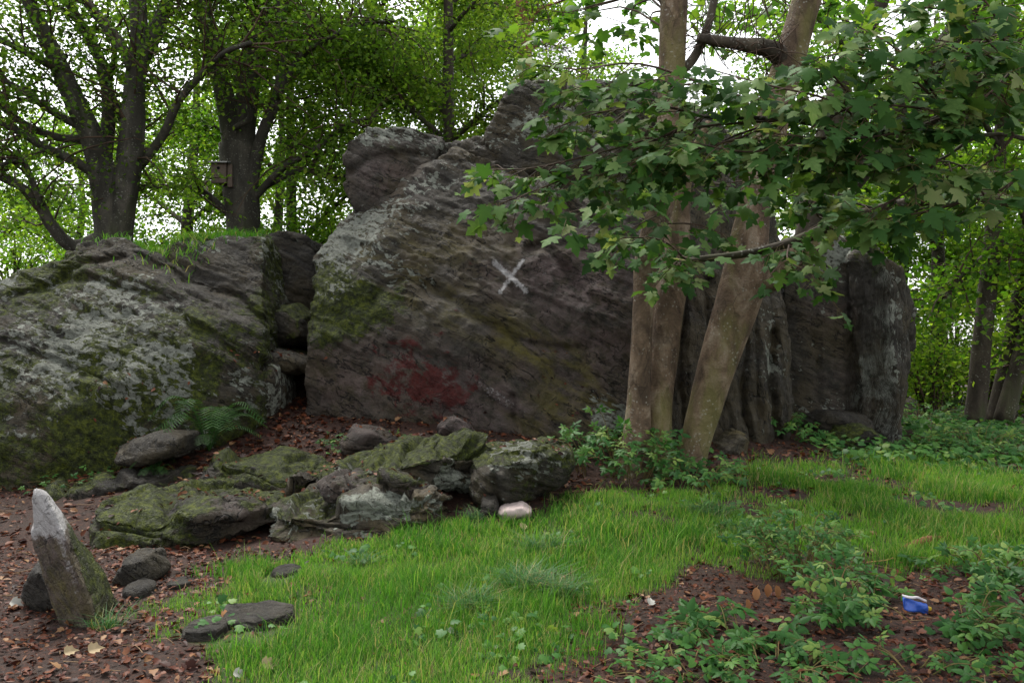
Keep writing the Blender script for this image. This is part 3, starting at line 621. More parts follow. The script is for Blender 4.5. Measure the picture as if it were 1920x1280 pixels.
for k_, (o, l) in enumerate(zip(fs, fl)):
    cx = sum(p[0] for p in o) / len(o); cy = sum(p[1] for p in o) / len(o)
    g = G(cx, cy); wpx = max(p[0] for p in o) - min(p[0] for p in o); w_ = wpx / FPX * g[1] / 2
    dpt = abs(G(cx, min(p[1] for p in o))[1] - G(cx, max(p[1] for p in o))[1]) / 2
    H = []
    for j in range(9):
        a = j / 9 * 6.283; rr = 0.85 + 0.3 * random.random()
        H.append(g + np.array((math.cos(a) * w_ * rr, math.sin(a) * dpt * rr, -0.08))); H.append(g + np.array((math.cos(a) * w_ * rr * 0.8, math.sin(a) * dpt * rr * 0.85, (0.05 if k_ < 2 else 0.022) + 0.02 * random.random())))
    CLEAR.append((g[0], g[1], w_ * 0.95, dpt * 0.95))
    rock('flat_stone', [np.array(H)], 0.012, l, 'stone', M_ROCKD, ns=NSL, amp=0.02, samp=0.012, fine=0.005, seed=70 + k_, lich=0.05, masks=mk(-0.1))

# ------------------------------------------------------------------ leaf shapes
def leaf_template(half, zf, droop, ctr):
    out = [(0.0, 0.0)] + half + [(0.0, half[-1][1] + 0.22)] if False else [(0.0, 0.0)] + half
    L = out + [(-x, y) for x, y in reversed(out[1:]) if x > 1e-6]
    V = [(x, y, -zf * abs(x) - droop * y * y) for x, y in L]
    V.append((0, ctr, -droop * ctr * ctr + 0.01)); c = len(V) - 1
    T = [(c, k, (k + 1) % c) for k in range(c)]
    return np.array(V, float), np.array(T)
SYC_HALF = [(0.16, -0.1), (0.3, -0.04), (0.42, 0.06), (0.33, 0.12), (0.36, 0.2), (0.27, 0.24), (0.42, 0.36), (0.58, 0.5), (0.47, 0.53), (0.4, 0.6), (0.3, 0.55), (0.2, 0.56), (0.27, 0.7), (0.17, 0.8), (0.1, 0.92), (0.0, 1.04)]
SYC = [leaf_template(SYC_HALF, zf, dr, 0.32) for zf, dr in ((0.12, 0.18), (0.22, 0.3), (-0.1, 0.25), (0.05, 0.42))]
BEE = (np.array([(0, 0, 0), (0.36, 0.45, 0.06), (0, 1, -0.1), (-0.36, 0.45, 0.06)], float), np.array([(0, 1, 2), (0, 2, 3)]))
TRI3 = leaf_template([(0.35, 0.05), (0.5, 0.3), (0.3, 0.4), (0.4, 0.7), (0.15, 0.75), (0, 1.0)], 0.15, 0.2, 0.3)      # small maple-like leaf seen from afar
def bramble_template(n):
    V = []; T = []
    for k in range(n):
        a = {3: (-75, 0, 75), 5: (-120, -60, 0, 60, 120)}[n][k]; a = R(a); L = 0.62 if k == n // 2 else 0.5
        c, s = math.cos(a), math.sin(a); o = len(V); st = 0.16 if k == n // 2 else 0.06
        half = [(0.16, 0.08), (0.27, 0.25), (0.24, 0.36), (0.27, 0.42), (0.2, 0.58), (0.19, 0.66), (0.1, 0.85), (0, 1.02)]
        pv, pt = leaf_template(half, 0.3, 0.22, 0.4)
        for (x, y, z) in pv:
            x2, y2 = x * L, st + y * L
            V.append((x2 * c + y2 * s, -x2 * s + y2 * c, z * L - 0.05 * abs(k - n // 2)))
        T += [(i + o, j + o, l + o) for i, j, l in pt]
    return np.array(V, float), np.array(T)
BRA = [bramble_template(3), bramble_template(5)]

def rdir(n):
    return unit(RS.normal(size=(n, 3)))
def leaf_mesh(name, tpl, mat):
    m = tri_mesh(name, tpl[0], tpl[1], np.full(len(tpl[0]), 0.0), True); m.materials.append(mat); return m
SYC_MESH = [leaf_mesh('sycamore_leaf_%s' % c, t_, M_SYC) for c, t_ in zip('abcd', SYC)]
BRA_MESH = [leaf_mesh('bramble_leaf_%s' % c, t_, M_BRAM) for c, t_ in zip('ab', BRA)]

def put_leaves(parent, meshes, pos, nrm, dirv, size, cap=300, tpls=None, mat=None, rest_name='foliage', rnd=None):
    """the leaves that show largest become leaf objects, the rest one joined part"""
    N = len(pos); score = size / np.maximum(pos[:, 1], 1.0)
    u_ = 960 + FPX * pos[:, 0] / np.maximum(pos[:, 1], 0.5); v_ = 640 - FPX * (pos[:, 2] - EYE) / np.maximum(pos[:, 1], 0.5)
    score = score * np.where((u_ > -20) & (u_ < 1940) & (v_ > -20) & (v_ < 1300), 1, 0.01)
    order = np.argsort(-score); org = ORG[parent.name]
    M = frames(nrm, dirv)
    for k in order[:cap]:
        o = bpy.data.objects.new('leaf', meshes[k % len(meshes)]); COL.objects.link(o); o.parent = parent
        mm = np.eye(4); mm[:3, :3] = M[k] * size[k]; mm[:3, 3] = pos[k] - org
        o.matrix_basis = Matrix(mm.tolist())
    rest = order[cap:]
    if len(rest):
        Vs, Ts, As = [], [], []; n0 = 0
        for j, tp in enumerate(tpls):
            r = rest[j::len(tpls)]
            if len(r) == 0: continue
            V, T, A = scatter(tp[0], tp[1], pos[r], nrm[r], dirv[r], size[r]); Vs.append(V); Ts.append(T + n0); As.append(A); n0 += len(V)
        part(rest_name, tri_mesh(rest_name, np.vstack(Vs) - org, np.vstack(Ts), np.concatenate(As), True), mat, parent, 'stuff')

# ------------------------------------------------------------------ background trees
def grow_twigs(paths, n, rng, lmin, lmax, up=0.25, out=None, start=0.3):
    """side twigs from limb paths: list of point arrays"""
    tw = []
    wts = np.array([np.sum(np.linalg.norm(np.diff(P, axis=0), axis=1)) for P in paths]); wts = wts / wts.sum()
    for _ in range(n):
        P = paths[rng.choice(len(paths), p=wts)]
        k = int((start + (1 - start) * rng.rand()) * (len(P) - 1)); a = P[k]
        tdir = unit(P[min(k + 1, len(P) - 1)] - P[max(k - 1, 0)])
        d = unit(tdir * 0.5 + rng.normal(size=3) * np.array((0.8, 0.8, 0.45)) + np.array((0, 0, up)))
        L = lmin + (lmax - lmin) * rng.rand(); pts = [a]
        for j in range(4):
            d = unit(d + rng.normal(size=3) * 0.22 + np.array((0, 0, -0.06 * j))); pts.append(pts[-1] + d * L / 4)
        tw.append(np.array(pts))
    return tw
def spray_leaves(tw, per, rng, rad, size, flat=0.35):
    """flat layered sprays of leaves along the outer half of each twig"""
    pos = []; dr = []
    for P in tw:
        n = rng.poisson(per)
        t_ = rng.rand(n) ** 0.7 * (len(P) - 1); i = np.minimum(t_.astype(int), len(P) - 2); f = (t_ - i)[:, None]
        c = P[i] * (1 - f) + P[i + 1] * f
        o = rng.normal(size=(n, 3)) * np.array((1, 1, flat)) * rad
        o[:, 2] -= 0.18 * np.linalg.norm(o[:, :2], axis=1)
        pos.append(c + o); dr.append(o + unit(P[-1] - P[0]) * 0.2)
    pos = np.vstack(pos); dr = np.vstack(dr); n = len(pos)
    nrm = unit(np.array((0, 0, 1.0)) + rng.normal(size=(n, 3)) * 0.8)
    dr = unit(dr + rng.normal(size=(n, 3)) * 0.3)
    return pos, nrm, dr, size * (0.7 + 0.6 * rng.rand(n))

def tree(name, label, limbs, base, leaf, bark, mat, n_tw=120, tw_len=(0.8, 2.0), per=60, rad=0.28, size=0.085, seed=0, group=None, sides=12, extra=(), up=0.25, tpl=BEE, start=0.3, cut=None):
    """limbs: list of (points Nx3, radii); the first is the trunk"""
    rng = np.random.RandomState(seed)
    o = thing(name, label, 'tree', base, group); paths = []
    for k, (P, r) in enumerate(limbs):
        mb = MB(); P2, _ = mb.tube(P, r, sides if k == 0 else 8, 5, 0.12, seed + k); paths.append(P2)
        part('trunk' if k == 0 else 'limb', mb.mesh('limb', base), bark, o)
    use = paths[1:] if len(paths) > 1 else paths
    tw = grow_twigs(use, n_tw, rng, tw_len[0], tw_len[1], up, start=start)
    sub = grow_twigs(tw, int(n_tw * 1.2), rng, tw_len[0] * 0.4, tw_len[1] * 0.5, 0.05)
    mb = MB()
    for P in tw: mb.tube(P, [0.022, 0.018, 0.013, 0.009, 0.005], 4, 1, cap=False)
    for P in sub: mb.tube(P, [0.009, 0.008, 0.006, 0.005, 0.003], 3, 1, cap=False)
    part('twigs', mb.mesh('twigs', base), M_TWIG if bark is not M_PINEBARK else bark, o, 'stuff')
    allt = tw + sub + list(extra)
    pos, nrm, dr, sz = spray_leaves(allt, per, rng, rad, size)
    if cut is not None:
        keep = cut(pos); pos, nrm, dr, sz = pos[keep], nrm[keep], dr[keep], sz[keep]
    clump = np.clip(0.5 + 0.55 * fbm(pos * 0.6, 2, seed + 5) + 0.22 * rng.normal(size=len(pos)), 0, 0.999)
    V, T, A = scatter(tpl[0], tpl[1], pos, nrm, dr, sz, clump)
    part('crown', tri_mesh('crown', V - np.asarray(base), T, A), mat, o, 'stuff')
    return o
def LP(pts, D, w0, w1, dz=None):
    """limb from picture points with a depth (or a list of depths) and widths in picture points"""
    n = len(pts); ds = np.linspace(D[0], D[1], n) if isinstance(D, tuple) else np.full(n, D)
    return np.array([W(p[0], p[1], d) for p, d in zip(pts, ds)]), np.linspace(w0, w1, n) / 2 / FPX * ds

A_ = 14.3
beechA = [LP([(213, 500), (213, 430), (212, 370), (225, 310)], A_, 66, 74),
          LP([(216, 455), (226, 400), (238, 330), (248, 250), (253, 160), (262, 70), (252, -60), (235, -260), (240, -500)], (A_, 13.6), 62, 20),
          LP([(205, 390), (186, 300), (165, 240), (138, 185), (105, 110), (75, 45), (40, -30), (0, -180)], (A_, 13.2), 56, 18),
          LP([(196, 300), (204, 210), (192, 125), (160, 60), (118, -20), (90, -140)], (A_, 15.0), 30, 12),
          LP([(250, 130), (220, 75), (175, 20), (135, -40), (100, -160)], (13.8, 14.8), 24, 12),
          LP([(200, 345), (150, 308), (85, 277), (20, 240), (-60, 215)], (A_, 12.9), 22, 10),
          LP([(185, 280), (160, 262), (110, 258), (50, 235), (0, 198), (-60, 150)], (A_, 13.4), 20, 10),
          LP([(165, 245), (90, 205), (40, 168), (-20, 140)], (14, 13), 16, 8),
          LP([(110, 130), (60, 105), (0, 75), (-60, 60)], (13.6, 12.8), 16, 8),
          LP([(262, 310), (305, 255), (335, 190), (378, 140), (420, 100), (470, 80)], (A_, 12.9), 20, 8),
          LP([(258, 120), (290, 62), (312, 5), (340, -100), (360, -260)], (14, 15), 34, 14),
          LP([(205, 440), (140, 462), (98, 425), (68, 375), (30, 345), (-40, 320)], (A_, 13.2), 30, 12),
          LP([(240, 250), (225, 215), (205, 160), (215, 100), (200, 30)], (A_, 14.9), 16, 8),
          LP([(80, 385), (60, 340), (40, 300), (0, 310)], (13.6, 13.0), 14, 8)]
B_ = 15.3
beechB = [LP([(457, 490), (456, 420), (450, 350), (446, 270)], B_, 60, 66),
          LP([(444, 300), (422, 185), (402, 115), (385, 40), (368, -80), (360, -300)], (B_, 14.6), 44, 16),
          LP([(452, 300), (462, 185), (478, 100), (490, 30), (502, -80), (500, -350)], (B_, 15.6), 50, 18),
          LP([(466, 380), (480, 300), (494, 245), (520, 180), (531, 105), (524, 40), (532, -60), (560, -220)], (B_, 14.4), 26, 12),
          LP([(518, 185), (560, 112), (612, 76), (668, 48), (740, 40)], (14.6, 13.4), 14, 6),
          LP([(474, 375), (530, 315), (590, 282), (640, 240), (710, 215)], (B_, 14.0), 16, 6),
          LP([(436, 410), (385, 362), (330, 350), (262, 352)], (B_, 14.4), 14, 5),
          LP([(440, 240), (470, 215), (445, 150), (430, 110), (400, 60)], (15, 14.2), 12, 6),
          LP([(480, 360), (560, 320), (610, 330), (650, 330)], (B_, 14.4), 11, 5)]
def cutA(p):       # thin the leaves low round the trunks, as beech crowns are
    u = 960 + FPX * p[:, 0] / p[:, 1]; v = 640 - FPX * (p[:, 2] - EYE) / p[:, 1]
    return (p[:, 1] > 12.2) & (RS.rand(len(p)) > 0.75 * np.exp(-((v - 330) / 110) ** 2 - ((u - 220) / 120) ** 2) - 0.0) & (RS.rand(len(p)) > 0.5 * np.exp(-((u - 180) / 130) ** 2) * (p[:, 1] < 14.2))
tree('beech_tree', 'many-limbed beech tree leaning its dark limbs over the lichen outcrop', beechA, beechA[0][0][0], 0, M_BEECHBARK, M_BEECH, 240, (0.7, 1.8), 40, 0.28, 0.08, 101, 'beeches behind the outcrop', sides=18, cut=cutA)
tree('beech_tree', 'forked beech tree carrying the nest box behind the outcrop', beechB, beechB[0][0][0], 0, M_BEECHBARK, M_BEECH, 240, (0.7, 1.9), 44, 0.29, 0.08, 102, 'beeches behind the outcrop', sides=18,
     cut=lambda p: (p[:, 1] > 12.4) & (RS.rand(len(p)) > 0.85 * np.exp(-((960 + FPX * p[:, 0] / p[:, 1] - 455) / 80) ** 2) * (p[:, 2] < 7.2) * (p[:, 1] < 15.4)))

def simple_tree(px, py, D, top, lean, r, seed, label, mat, bark=M_DARKBARK, spread=2.6, h0=0.25, n_limb=9, n_tw=90, per=55, size=0.11, name='woodland_tree', group='trees behind the rocks', rad=0.36, z0=None, tpl=BEE):
    rng = np.random.RandomState(seed)
    x = (px - 960) / FPX * D; zb = float(ground_z(np.array(x), np.array(D))) - 0.1 if z0 is None else z0
    b = np.array((x, D, zb)); t_ = b + np.array((lean, 0.2, top))
    P = np.array([b, b * 0.66 + t_ * 0.34 + rng.normal(size=3) * 0.12, b * 0.33 + t_ * 0.67 + rng.normal(size=3) * 0.15, t_])
    limbs = [(P, np.array((r, r * 0.8, r * 0.55, r * 0.15)))]
    Pd, rd = catmull(P, limbs[0][1], 6)
    for k in range(n_limb):
        h = h0 + (0.95 - h0) * (k + rng.rand()) / n_limb; i = int(h * (len(Pd) - 1)); a = Pd[i]; an = rng.rand() * 6.283
        L = spread * (0.6 + 0.5 * rng.rand()) * (1.15 - 0.6 * h); e = np.array((math.cos(an), math.sin(an), 0.35 + 0.3 * rng.rand()))
        m = a + e * L * 0.5 + rng.normal(size=3) * 0.15; c = a + e * L * np.array((1, 1, 0.75))
        limbs.append((np.array([a, m, c]), np.array((rd[i] * 0.5, rd[i] * 0.35, 0.012))))
    return tree(name, label, limbs, b, 0, bark, mat, n_tw, (0.7, 1.6), per, rad, size, seed, group, sides=10, start=0.25, tpl=tpl)

simple_tree(548, 440, 18.5, 8.5, -0.2, 0.13, 201, 'slim tree standing between the second beech and the cap boulder', M_FAR, spread=3.0, h0=0.05, n_tw=110, per=93, size=0.095)
simple_tree(868, 330, 16.5, 9.0, -0.5, 0.15, 202, 'tall drooping tree rising behind the notch of the painted outcrop', M_BEECH, spread=3.4, h0=0.28, n_limb=12, n_tw=150, per=93, size=0.085, rad=0.3)
simple_tree(690, 330, 18.0, 9.5, 0.3, 0.16, 203, 'leafy tree rising behind the cap boulder', M_BEECH, spread=3.6, h0=0.3, n_limb=12, n_tw=150, per=93, size=0.085, rad=0.3)
simple_tree(-60, 500, 20.0, 9.0, 0.0, 0.2, 204, 'open crowned tree far left beyond the lichen outcrop', M_FAR, spread=3.6, h0=0.12, n_tw=110, per=57)
simple_tree(340, 500, 23.0, 10.0, 0.3, 0.2, 205, 'far woodland tree seen between the two beeches', M_FAR, spread=4.0, h0=0.08, n_tw=140, per=60)
simple_tree(1090, 300, 24.0, 11.0, 0.2, 0.2, 206, 'far woodland tree behind the peak of the painted outcrop', M_FAR, spread=3.6, h0=0.3, n_tw=90, per=76)
simple_tree(1560, 600, 19.0, 9.5, 0.5, 0.2, 207, 'bright leafy tree behind the blocky rock', M_FAR, spread=3.4, h0=0.15, n_tw=110, per=85)
simple_tree(1760, 650, 23.0, 10.5, 0.0, 0.22, 208, 'broad bright tree beyond the thicket', M_FAR, spread=4.2, h0=0.05, n_tw=170, per=93)
simple_tree(1960, 650, 19.0, 9.5, 0.2, 0.2, 209, 'spreading tree at the far right edge beyond the slender trunks', M_FAR, spread=3.8, h0=0.08, n_tw=150, per=85)
simple_tree(130, 500, 26.0, 8.0, 0.0, 0.18, 210, 'low woodland tree showing beneath the first beech', M_FAR, spread=4.2, h0=0.02, n_tw=120, per=63)

simple_tree(1690, 650, 27.0, 9.0, 0.0, 0.2, 211, 'low branched tree deep behind the thicket', M_FAR, spread=4.2, h0=0.02, n_tw=150, per=85)
simple_tree(1900, 650, 28.0, 9.5, 0.0, 0.2, 212, 'dense tree deepest behind the slender trunks', M_FAR, spread=4.4, h0=0.02, n_tw=160, per=85)
simple_tree(800, 330, 25.0, 11.0, 0.0, 0.2, 213, 'far woodland tree filling the gap behind the drooping tree', M_FAR, spread=4.2, h0=0.15, n_tw=150, per=80)
simple_tree(520, 500, 26.0, 10.0, 0.0, 0.2, 214, 'far woodland tree behind the forked beech', M_FAR, spread=4.2, h0=0.05, n_tw=150, per=60)

# pine with red bark
pb = np.array(((985 - 960) / FPX * 21, 21.0, 1.0))
pine = [(np.array([pb, W(988, 190, 21), W(983, 90, 21), W(978, -40, 21), W(975, -260, 21)]), np.array((0.24, 0.2, 0.18, 0.15, 0.05)))]
for k, (a, b_, c) in enumerate([((986, 120), (960, 90), (935, 80)), ((984, 60), (1010, 20), (1060, 0)), ((984, 100), (1020, 80), (1050, 90)), ((980, 40), (940, 10), (900, -10)), ((978, -20), (1010, -60), (1060, -80)), ((978, 0), (940, -40), (900, -60))]):
    pine.append(LP([a, b_, c], (21, 20 + (k % 3)), 9, 3))
rn = np.random.RandomState(4)
NEED = (np.array([(-0.03, 0, 0), (0.03, 0, 0), (0, 1, 0.1)], float), np.array([(0, 1, 2)]))
tree('pine_tree', 'pine tree with reddish trunk behind the peak of the outcrop', pine, pb, 0, M_PINEBARK, M_PINE, 70, (0.4, 0.9), 90, 0.12, 0.14, 44, tpl=NEED)

# slender trunks at the thicket
sl = [LP([(1826, 800), (1836, 700), (1850, 560), (1862, 450), (1872, 300), (1884, 160), (1868, 0), (1860, -200)], 13.2, 38, 18)]
for a in ([(1868, 440), (1900, 470), (1960, 490)], [(1860, 470), (1800, 520), (1760, 580)], [(1874, 280), (1830, 200), (1800, 120)], [(1880, 200), (1920, 120), (1960, 60)], [(1870, 380), (1820, 340), (1760, 330)]): sl.append(LP(a, (13.2, 12.6), 13, 4))
tree('slender_tree', 'slender grey trunk rising at the edge of the thicket', sl, sl[0][0][0], 0, M_DARKBARK, M_FAR, 60, (0.5, 1.2), 32, 0.25, 0.1, 301, 'slender trunks by the thicket')
sl = [LP([(1862, 800), (1885, 700), (1905, 590), (1925, 450), (1950, 250), (1960, 0)], 13.4, 34, 16), LP([(1880, 790), (1905, 700), (1930, 600), (1970, 450), (2010, 200)], 13.2, 36, 18), LP([(1925, 420), (1890, 340), (1850, 300)], 13.2, 12, 4)]
tree('slender_tree', 'pair of slender trunks leaning apart from one base near the thicket', sl, sl[0][0][0], 0, M_DARKBARK, M_FAR, 60, (0.5, 1.2), 32, 0.25, 0.1, 302, 'slender trunks by the thicket')
sl = [LP([(1500, 700), (1520, 420), (1560, 230), (1590, 120), (1645, 10), (1700, -140)], 13.6, 60, 30), LP([(1530, 400), (1640, 280), (1760, 120), (1845, -30), (1920, -200)], (13.6, 12.4), 62, 44), LP([(1600, 110), (1560, 60), (1500, 0)], 13.4, 20, 8), LP([(1770, 110), (1820, 80), (1900, 60)], 12.6, 16, 8)]
tree('forked_tree', 'dark forked tree leaning out behind the blocky rock', sl, sl[0][0][0], 0, M_DARKBARK, M_FAR, 60, (0.6, 1.4), 30, 0.28, 0.1, 303)

# understorey shrubs
def shrub(px, D, h, w, seed, label, mat=M_FAR, n=26, per=90, size=0.08, z0=None, tpl=BEE):
    rng = np.random.RandomState(seed); x = (px - 960) / FPX * D
    zb = float(ground_z(np.array(x), np.array(D))) if z0 is None else z0
    b = np.array((x, D, zb)); o = thing('shrub', label, 'shrub', b, 'shrubs of the understorey'); mb = MB(); st = []
    for k in range(n):
        an = rng.rand() * 6.283; q = rng.rand() ** 0.5
        e = b + np.array((math.cos(an) * w * q, math.sin(an) * w * 0.8 * q, h * (1.05 - 0.45 * q) * (0.7 + 0.4 * rng.rand())))
        P = np.array([b + np.array((math.cos(an), math.sin(an), -0.3)) * 0.15, b * 0.55 + e * 0.45 + np.array((0, 0, 0.2 * h)), e * 0.8 + b * 0.2 + np.array((0, 0, 0.1 * h)), e])
        mb.tube(P, [0.022, 0.016, 0.01, 0.004], 5, 2, cap=False); st.append(P)
    part('stems', mb.mesh('stems', b), M_TWIG, o, 'stuff')
    pos, nrm, dr, sz = spray_leaves(st, per, rng, 0.24, size, 0.6)
    V, T, A = scatter(tpl[0], tpl[1], pos, nrm, dr, sz, np.clip(0.5 + 0.5 * fbm(pos * 0.9, 2, seed) + 0.2 * rng.normal(size=len(pos)), 0, 0.999))
    part('foliage', tri_mesh('foliage', V - b, T, A), mat, o, 'stuff')
shrub(1745, 16.0, 1.5, 1.0, 401, 'tall shrub next to the layered edge of the blocky rock', M_FAR)
shrub(1850, 17.0, 1.9, 1.2, 402, 'dense shrub behind the single slender trunk', M_FAR)
shrub(1960, 16.0, 1.6, 1.1, 403, 'dense shrub behind the pair of slender trunks', M_FAR)
shrub(1790, 20.0, 2.6, 1.7, 404, 'tall bright shrub deep in the thicket', M_FAR)
shrub(1920, 22.0, 3.0, 1.8, 405, 'large bright shrub closing off the thicket', M_FAR)
shrub(30, 16.5, 1.6, 1.4, 406, 'pale green shrub on the hill beyond the lichen outcrop', M_FAR)
shrub(290, 18.0, 1.6, 1.2, 407, 'green shrub on the hill between the beech trunks', M_FAR)
shrub(560, 17.5, 1.7, 1.1, 408, 'green shrub on the hill beyond the cleft', M_FAR)
shrub(640, 20.5, 2.2, 1.3, 409, 'taller shrub showing under the cap boulder', M_FAR)

# nest box on the forked beech
nb_o = W(409, 345, 15.0); bx = thing('nest_box', 'weathered wooden nest box with a sloping lid fixed to the forked beech', 'nest box', nb_o)
M_WOOD = plain('weathered_wood', (0.13, 0.1, 0.08), 0.8, 0.2, 0.5, 30); M_LID = plain('felt_lid', (0.3, 0.3, 0.29), 0.7, 0.3, 0.3, 14)
def box_mesh(name, lo, hi, bev=0.004, skew=0.0):
    bm = bmesh.new(); bmesh.ops.create_cube(bm, size=1)
    for v in bm.verts:
        for i in range(3): v.co[i] = lo[i] + (v.co[i] + 0.5) * (hi[i] - lo[i])
        v.co.z += skew * v.co.y
    bmesh.ops.bevel(bm, geom=list(bm.edges), offset=bev, segments=1, affect='EDGES'); m = bpy.data.meshes.new(name); bm.to_mesh(m); bm.free(); return m
part('box', box_mesh('box', (-0.09, -0.1, 0), (0.17, 0.15, 0.36)), M_WOOD, bx)
part('lid', box_mesh('lid', (-0.2, -0.2, 0.375), (0.22, 0.2, 0.4), 0.004, 0.2), M_LID, bx)
part('back_board', box_mesh('back_board', (0.18, -0.05, -0.06), (0.26, 0.1, 0.34)), M_WOOD, bx)
bm = bmesh.new(); bmesh.ops.create_cone(bm, cap_ends=True, segments=16, radius1=0.025, radius2=0.025, depth=0.02, matrix=Matrix.Translation((0.04, -0.104, 0.26)) @ Matrix.Rotation(R(90), 4, 'X'))
hm = bpy.data.meshes.new('entrance_hole'); bm.to_mesh(hm); bm.free(); part('entrance_hole', hm, plain('dark_hole', (0.01, 0.01, 0.01), 1, 0, 0.1), bx)

# ------------------------------------------------------------------ sycamore with twin stems
TS = G(1215, 858)
tw_o = thing('twin_stem_sycamore', 'pale barked sycamore with fused upright stems and one leaning stem', 'tree', TS)
S_ = 9.0
def LW(pts, D, ws):
    P, _ = LP(pts, D, 1, 1); return P, np.array(ws, float) / 2 / FPX * P[:, 1]
stems = [LW([(1188, 915), (1193, 850), (1197, 760), (1201, 670), (1207, 560), (1214, 480), (1238, 390), (1252, 310), (1257, 200), (1262, 60), (1268, -60), (1275, -300)], (S_, 9.1), [96, 62, 46, 42, 40, 44, 48, 48, 48, 52, 50, 30]),
         LW([(1232, 915), (1231, 850), (1235, 760), (1243, 670), (1257, 560), (1265, 500), (1273, 420), (1285, 330), (1330, 230)], (9.1, 9.5), [90, 60, 50, 54, 58, 54, 40, 28, 16]),
         LW([(1284, 915), (1298, 855), (1318, 780), (1338, 710), (1366, 620), (1390, 545), (1402, 480), (1412, 400), (1425, 330), (1452, 215), (1482, 105), (1512, 0), (1560, -180)], (9.15, 9.3), [86, 58, 64, 68, 74, 84, 76, 64, 60, 58, 57, 56, 40])]
nm = ['fused_stem', 'fused_stem', 'leaning_stem']
for k, (P, r) in enumerate(stems):
    mb = MB(); mb.tube(P, r, 28, 10, 0.15, 500 + k); part(nm[k], mb.mesh('stem', TS), M_SYCBARK, tw_o)
side = [LP([(1396, 540), (1440, 520), (1490, 480), (1555, 445)], (9.2, 8.9), 66, 40), LP([(1478, 118), (1440, 92), (1380, 82), (1310, 72)], (9.25, 9.0), 40, 16), LP([(1258, 300), (1225, 310), (1180, 320)], (8.95, 8.6), 26, 8), LP([(1256, 150), (1300, 110), (1330, 40), (1345, -40)], (9.1, 9.3), 20, 12),
        LP([(1252, 330), (1320, 340), (1370, 350)], (9.0, 8.8), 9, 4)]
for k, (P, r) in enumerate(side):
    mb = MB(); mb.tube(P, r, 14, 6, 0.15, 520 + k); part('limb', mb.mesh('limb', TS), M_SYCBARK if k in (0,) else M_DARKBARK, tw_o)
# bare hanging twigs on the dark limb
rng = np.random.RandomState(8); mb = MB()
for k in range(90):
    t_ = rng.rand(); a = W(1310 + 160 * t_, 72 + 25 * t_ + rng.normal() * 6, 9.1); d = unit(rng.normal(size=3) * np.array((1, 0.8, 0.8))); L = 0.15 + 0.45 * rng.rand()
    m_ = a + d * L * 0.5 + rng.normal(size=3) * 0.04; mb.tube(np.array([a, m_, a + d * L + np.array((0, 0, -0.05))]), [0.007, 0.005, 0.002], 4, 2, cap=False)
for k in range(26):
    a = W(1300 + 260 * rng.rand(), -30 + 40 * rng.rand(), 9.4 + rng.rand()); e = a + np.array((rng.normal() * 0.25, 0, -0.3 - 0.4 * rng.rand())); mb.tube(np.array([a, (a + e) / 2 + rng.normal(size=3) * 0.06, e]), [0.008, 0.006, 0.002], 4, 2, cap=False)
part('bare_twigs', mb.mesh('bare_twigs', TS), M_TWIG, tw_o, 'stuff')

def shoots(paths, per_m, rng, ln, droop=0.25):
    """leafy side shoots: returns shoot paths"""
    out = []
    for P in paths:
        P, _ = catmull(P, np.zeros(len(P)), 8); seg = np.linalg.norm(np.diff(P, axis=0), axis=1); cum = np.concatenate([[0], np.cumsum(seg)])
        n = max(2, int(cum[-1] * per_m)); sgn = 1
        for k in range(n):
            s_ = cum[-1] * (k + 0.5 + 0.4 * rng.randn()) / n; i = int(np.clip(np.searchsorted(cum, s_) - 1, 0, len(P) - 2)); a = P[i]
            t_ = unit(P[i + 1] - P[i]); sd_ = unit(np.cross(t_, (0, 0, 1.0))) * sgn; sgn = -sgn
            d = unit(t_ * 0.6 + sd_ * (0.5 + 0.5 * rng.rand()) + np.array((0, 0, -droop + 0.3 * rng.randn()))); L = ln * (0.5 + 0.8 * rng.rand())
            out.append(np.array([a, a + d * L * 0.5, a + d * L + np.array((0, 0, -0.12 * L))]))
        out.append(P[-3:])
    return out
def shoot_leaves(sh, npairs, rng, size, face=(0, -0.55, 0.75), spread=0.5):
    pos = []; nrm = []; dr = []; sz = []; pet = []
    for P in sh:
        ax_ = unit(P[-1] - P[0])
        for j in range(npairs):
            f = 0.35 + 0.65 * (j + rng.rand() * 0.6) / npairs; a = P[0] + (P[-1] - P[0]) * min(f, 1.0)
            for s_ in (-1, 1):
                if rng.rand() < 0.12: continue
                sd_ = unit(np.cross(ax_, (0, 0, 1.0)) + 1e-6) * s_
                d = unit(ax_ * (0.2 + 0.8 * f) + sd_ * 0.8 + np.array((0, 0, -0.35)) + rng.normal(size=3) * 0.25)
                pl = 0.05 + 0.09 * rng.rand(); b_ = a + d * pl
                n_ = unit(np.array(face) + rng.normal(size=3) * spread)
                pos.append(b_); nrm.append(n_); dr.append(unit(d + np.array((0, -0.2, -0.35)))); sz.append(size * (0.4 + 0.95 * rng.rand())); pet.append((a, b_))
    return np.array(pos), np.array(nrm), np.array(dr), np.array(sz), pet
def leafy(o, paths, per_m, npairs, rng, ln, size, cap, mat, base, twr=0.006, face=(0, -0.42, 0.85), spread=0.42, droop=0.25):
    sh = shoots(paths, per_m, rng, ln, droop); mb = MB()
    for P in paths: mb.tube(P, np.linspace(twr * 1.6, twr * 0.6, len(P)), 6, 4, cap=False)
    for P in sh: mb.tube(P, np.linspace(0.004, 0.002, len(P)), 4, 1, cap=False)
    pos, nrm, dr, sz, pet = shoot_leaves(sh, npairs, rng, size, face, spread)
    part('twigs', mb.mesh('twigs', base), M_TWIG, o, 'stuff')
    mb = MB()
    for a, b_ in pet: mb.tube(np.array([a, b_]), [0.0018, 0.0014], 3, 1, cap=False)
    part('leaf_stalks', mb.mesh('leaf_stalks', base), M_STALK, o, 'stuff')
    return pos, nrm, dr, sz
rng = np.random.RandomState(11)
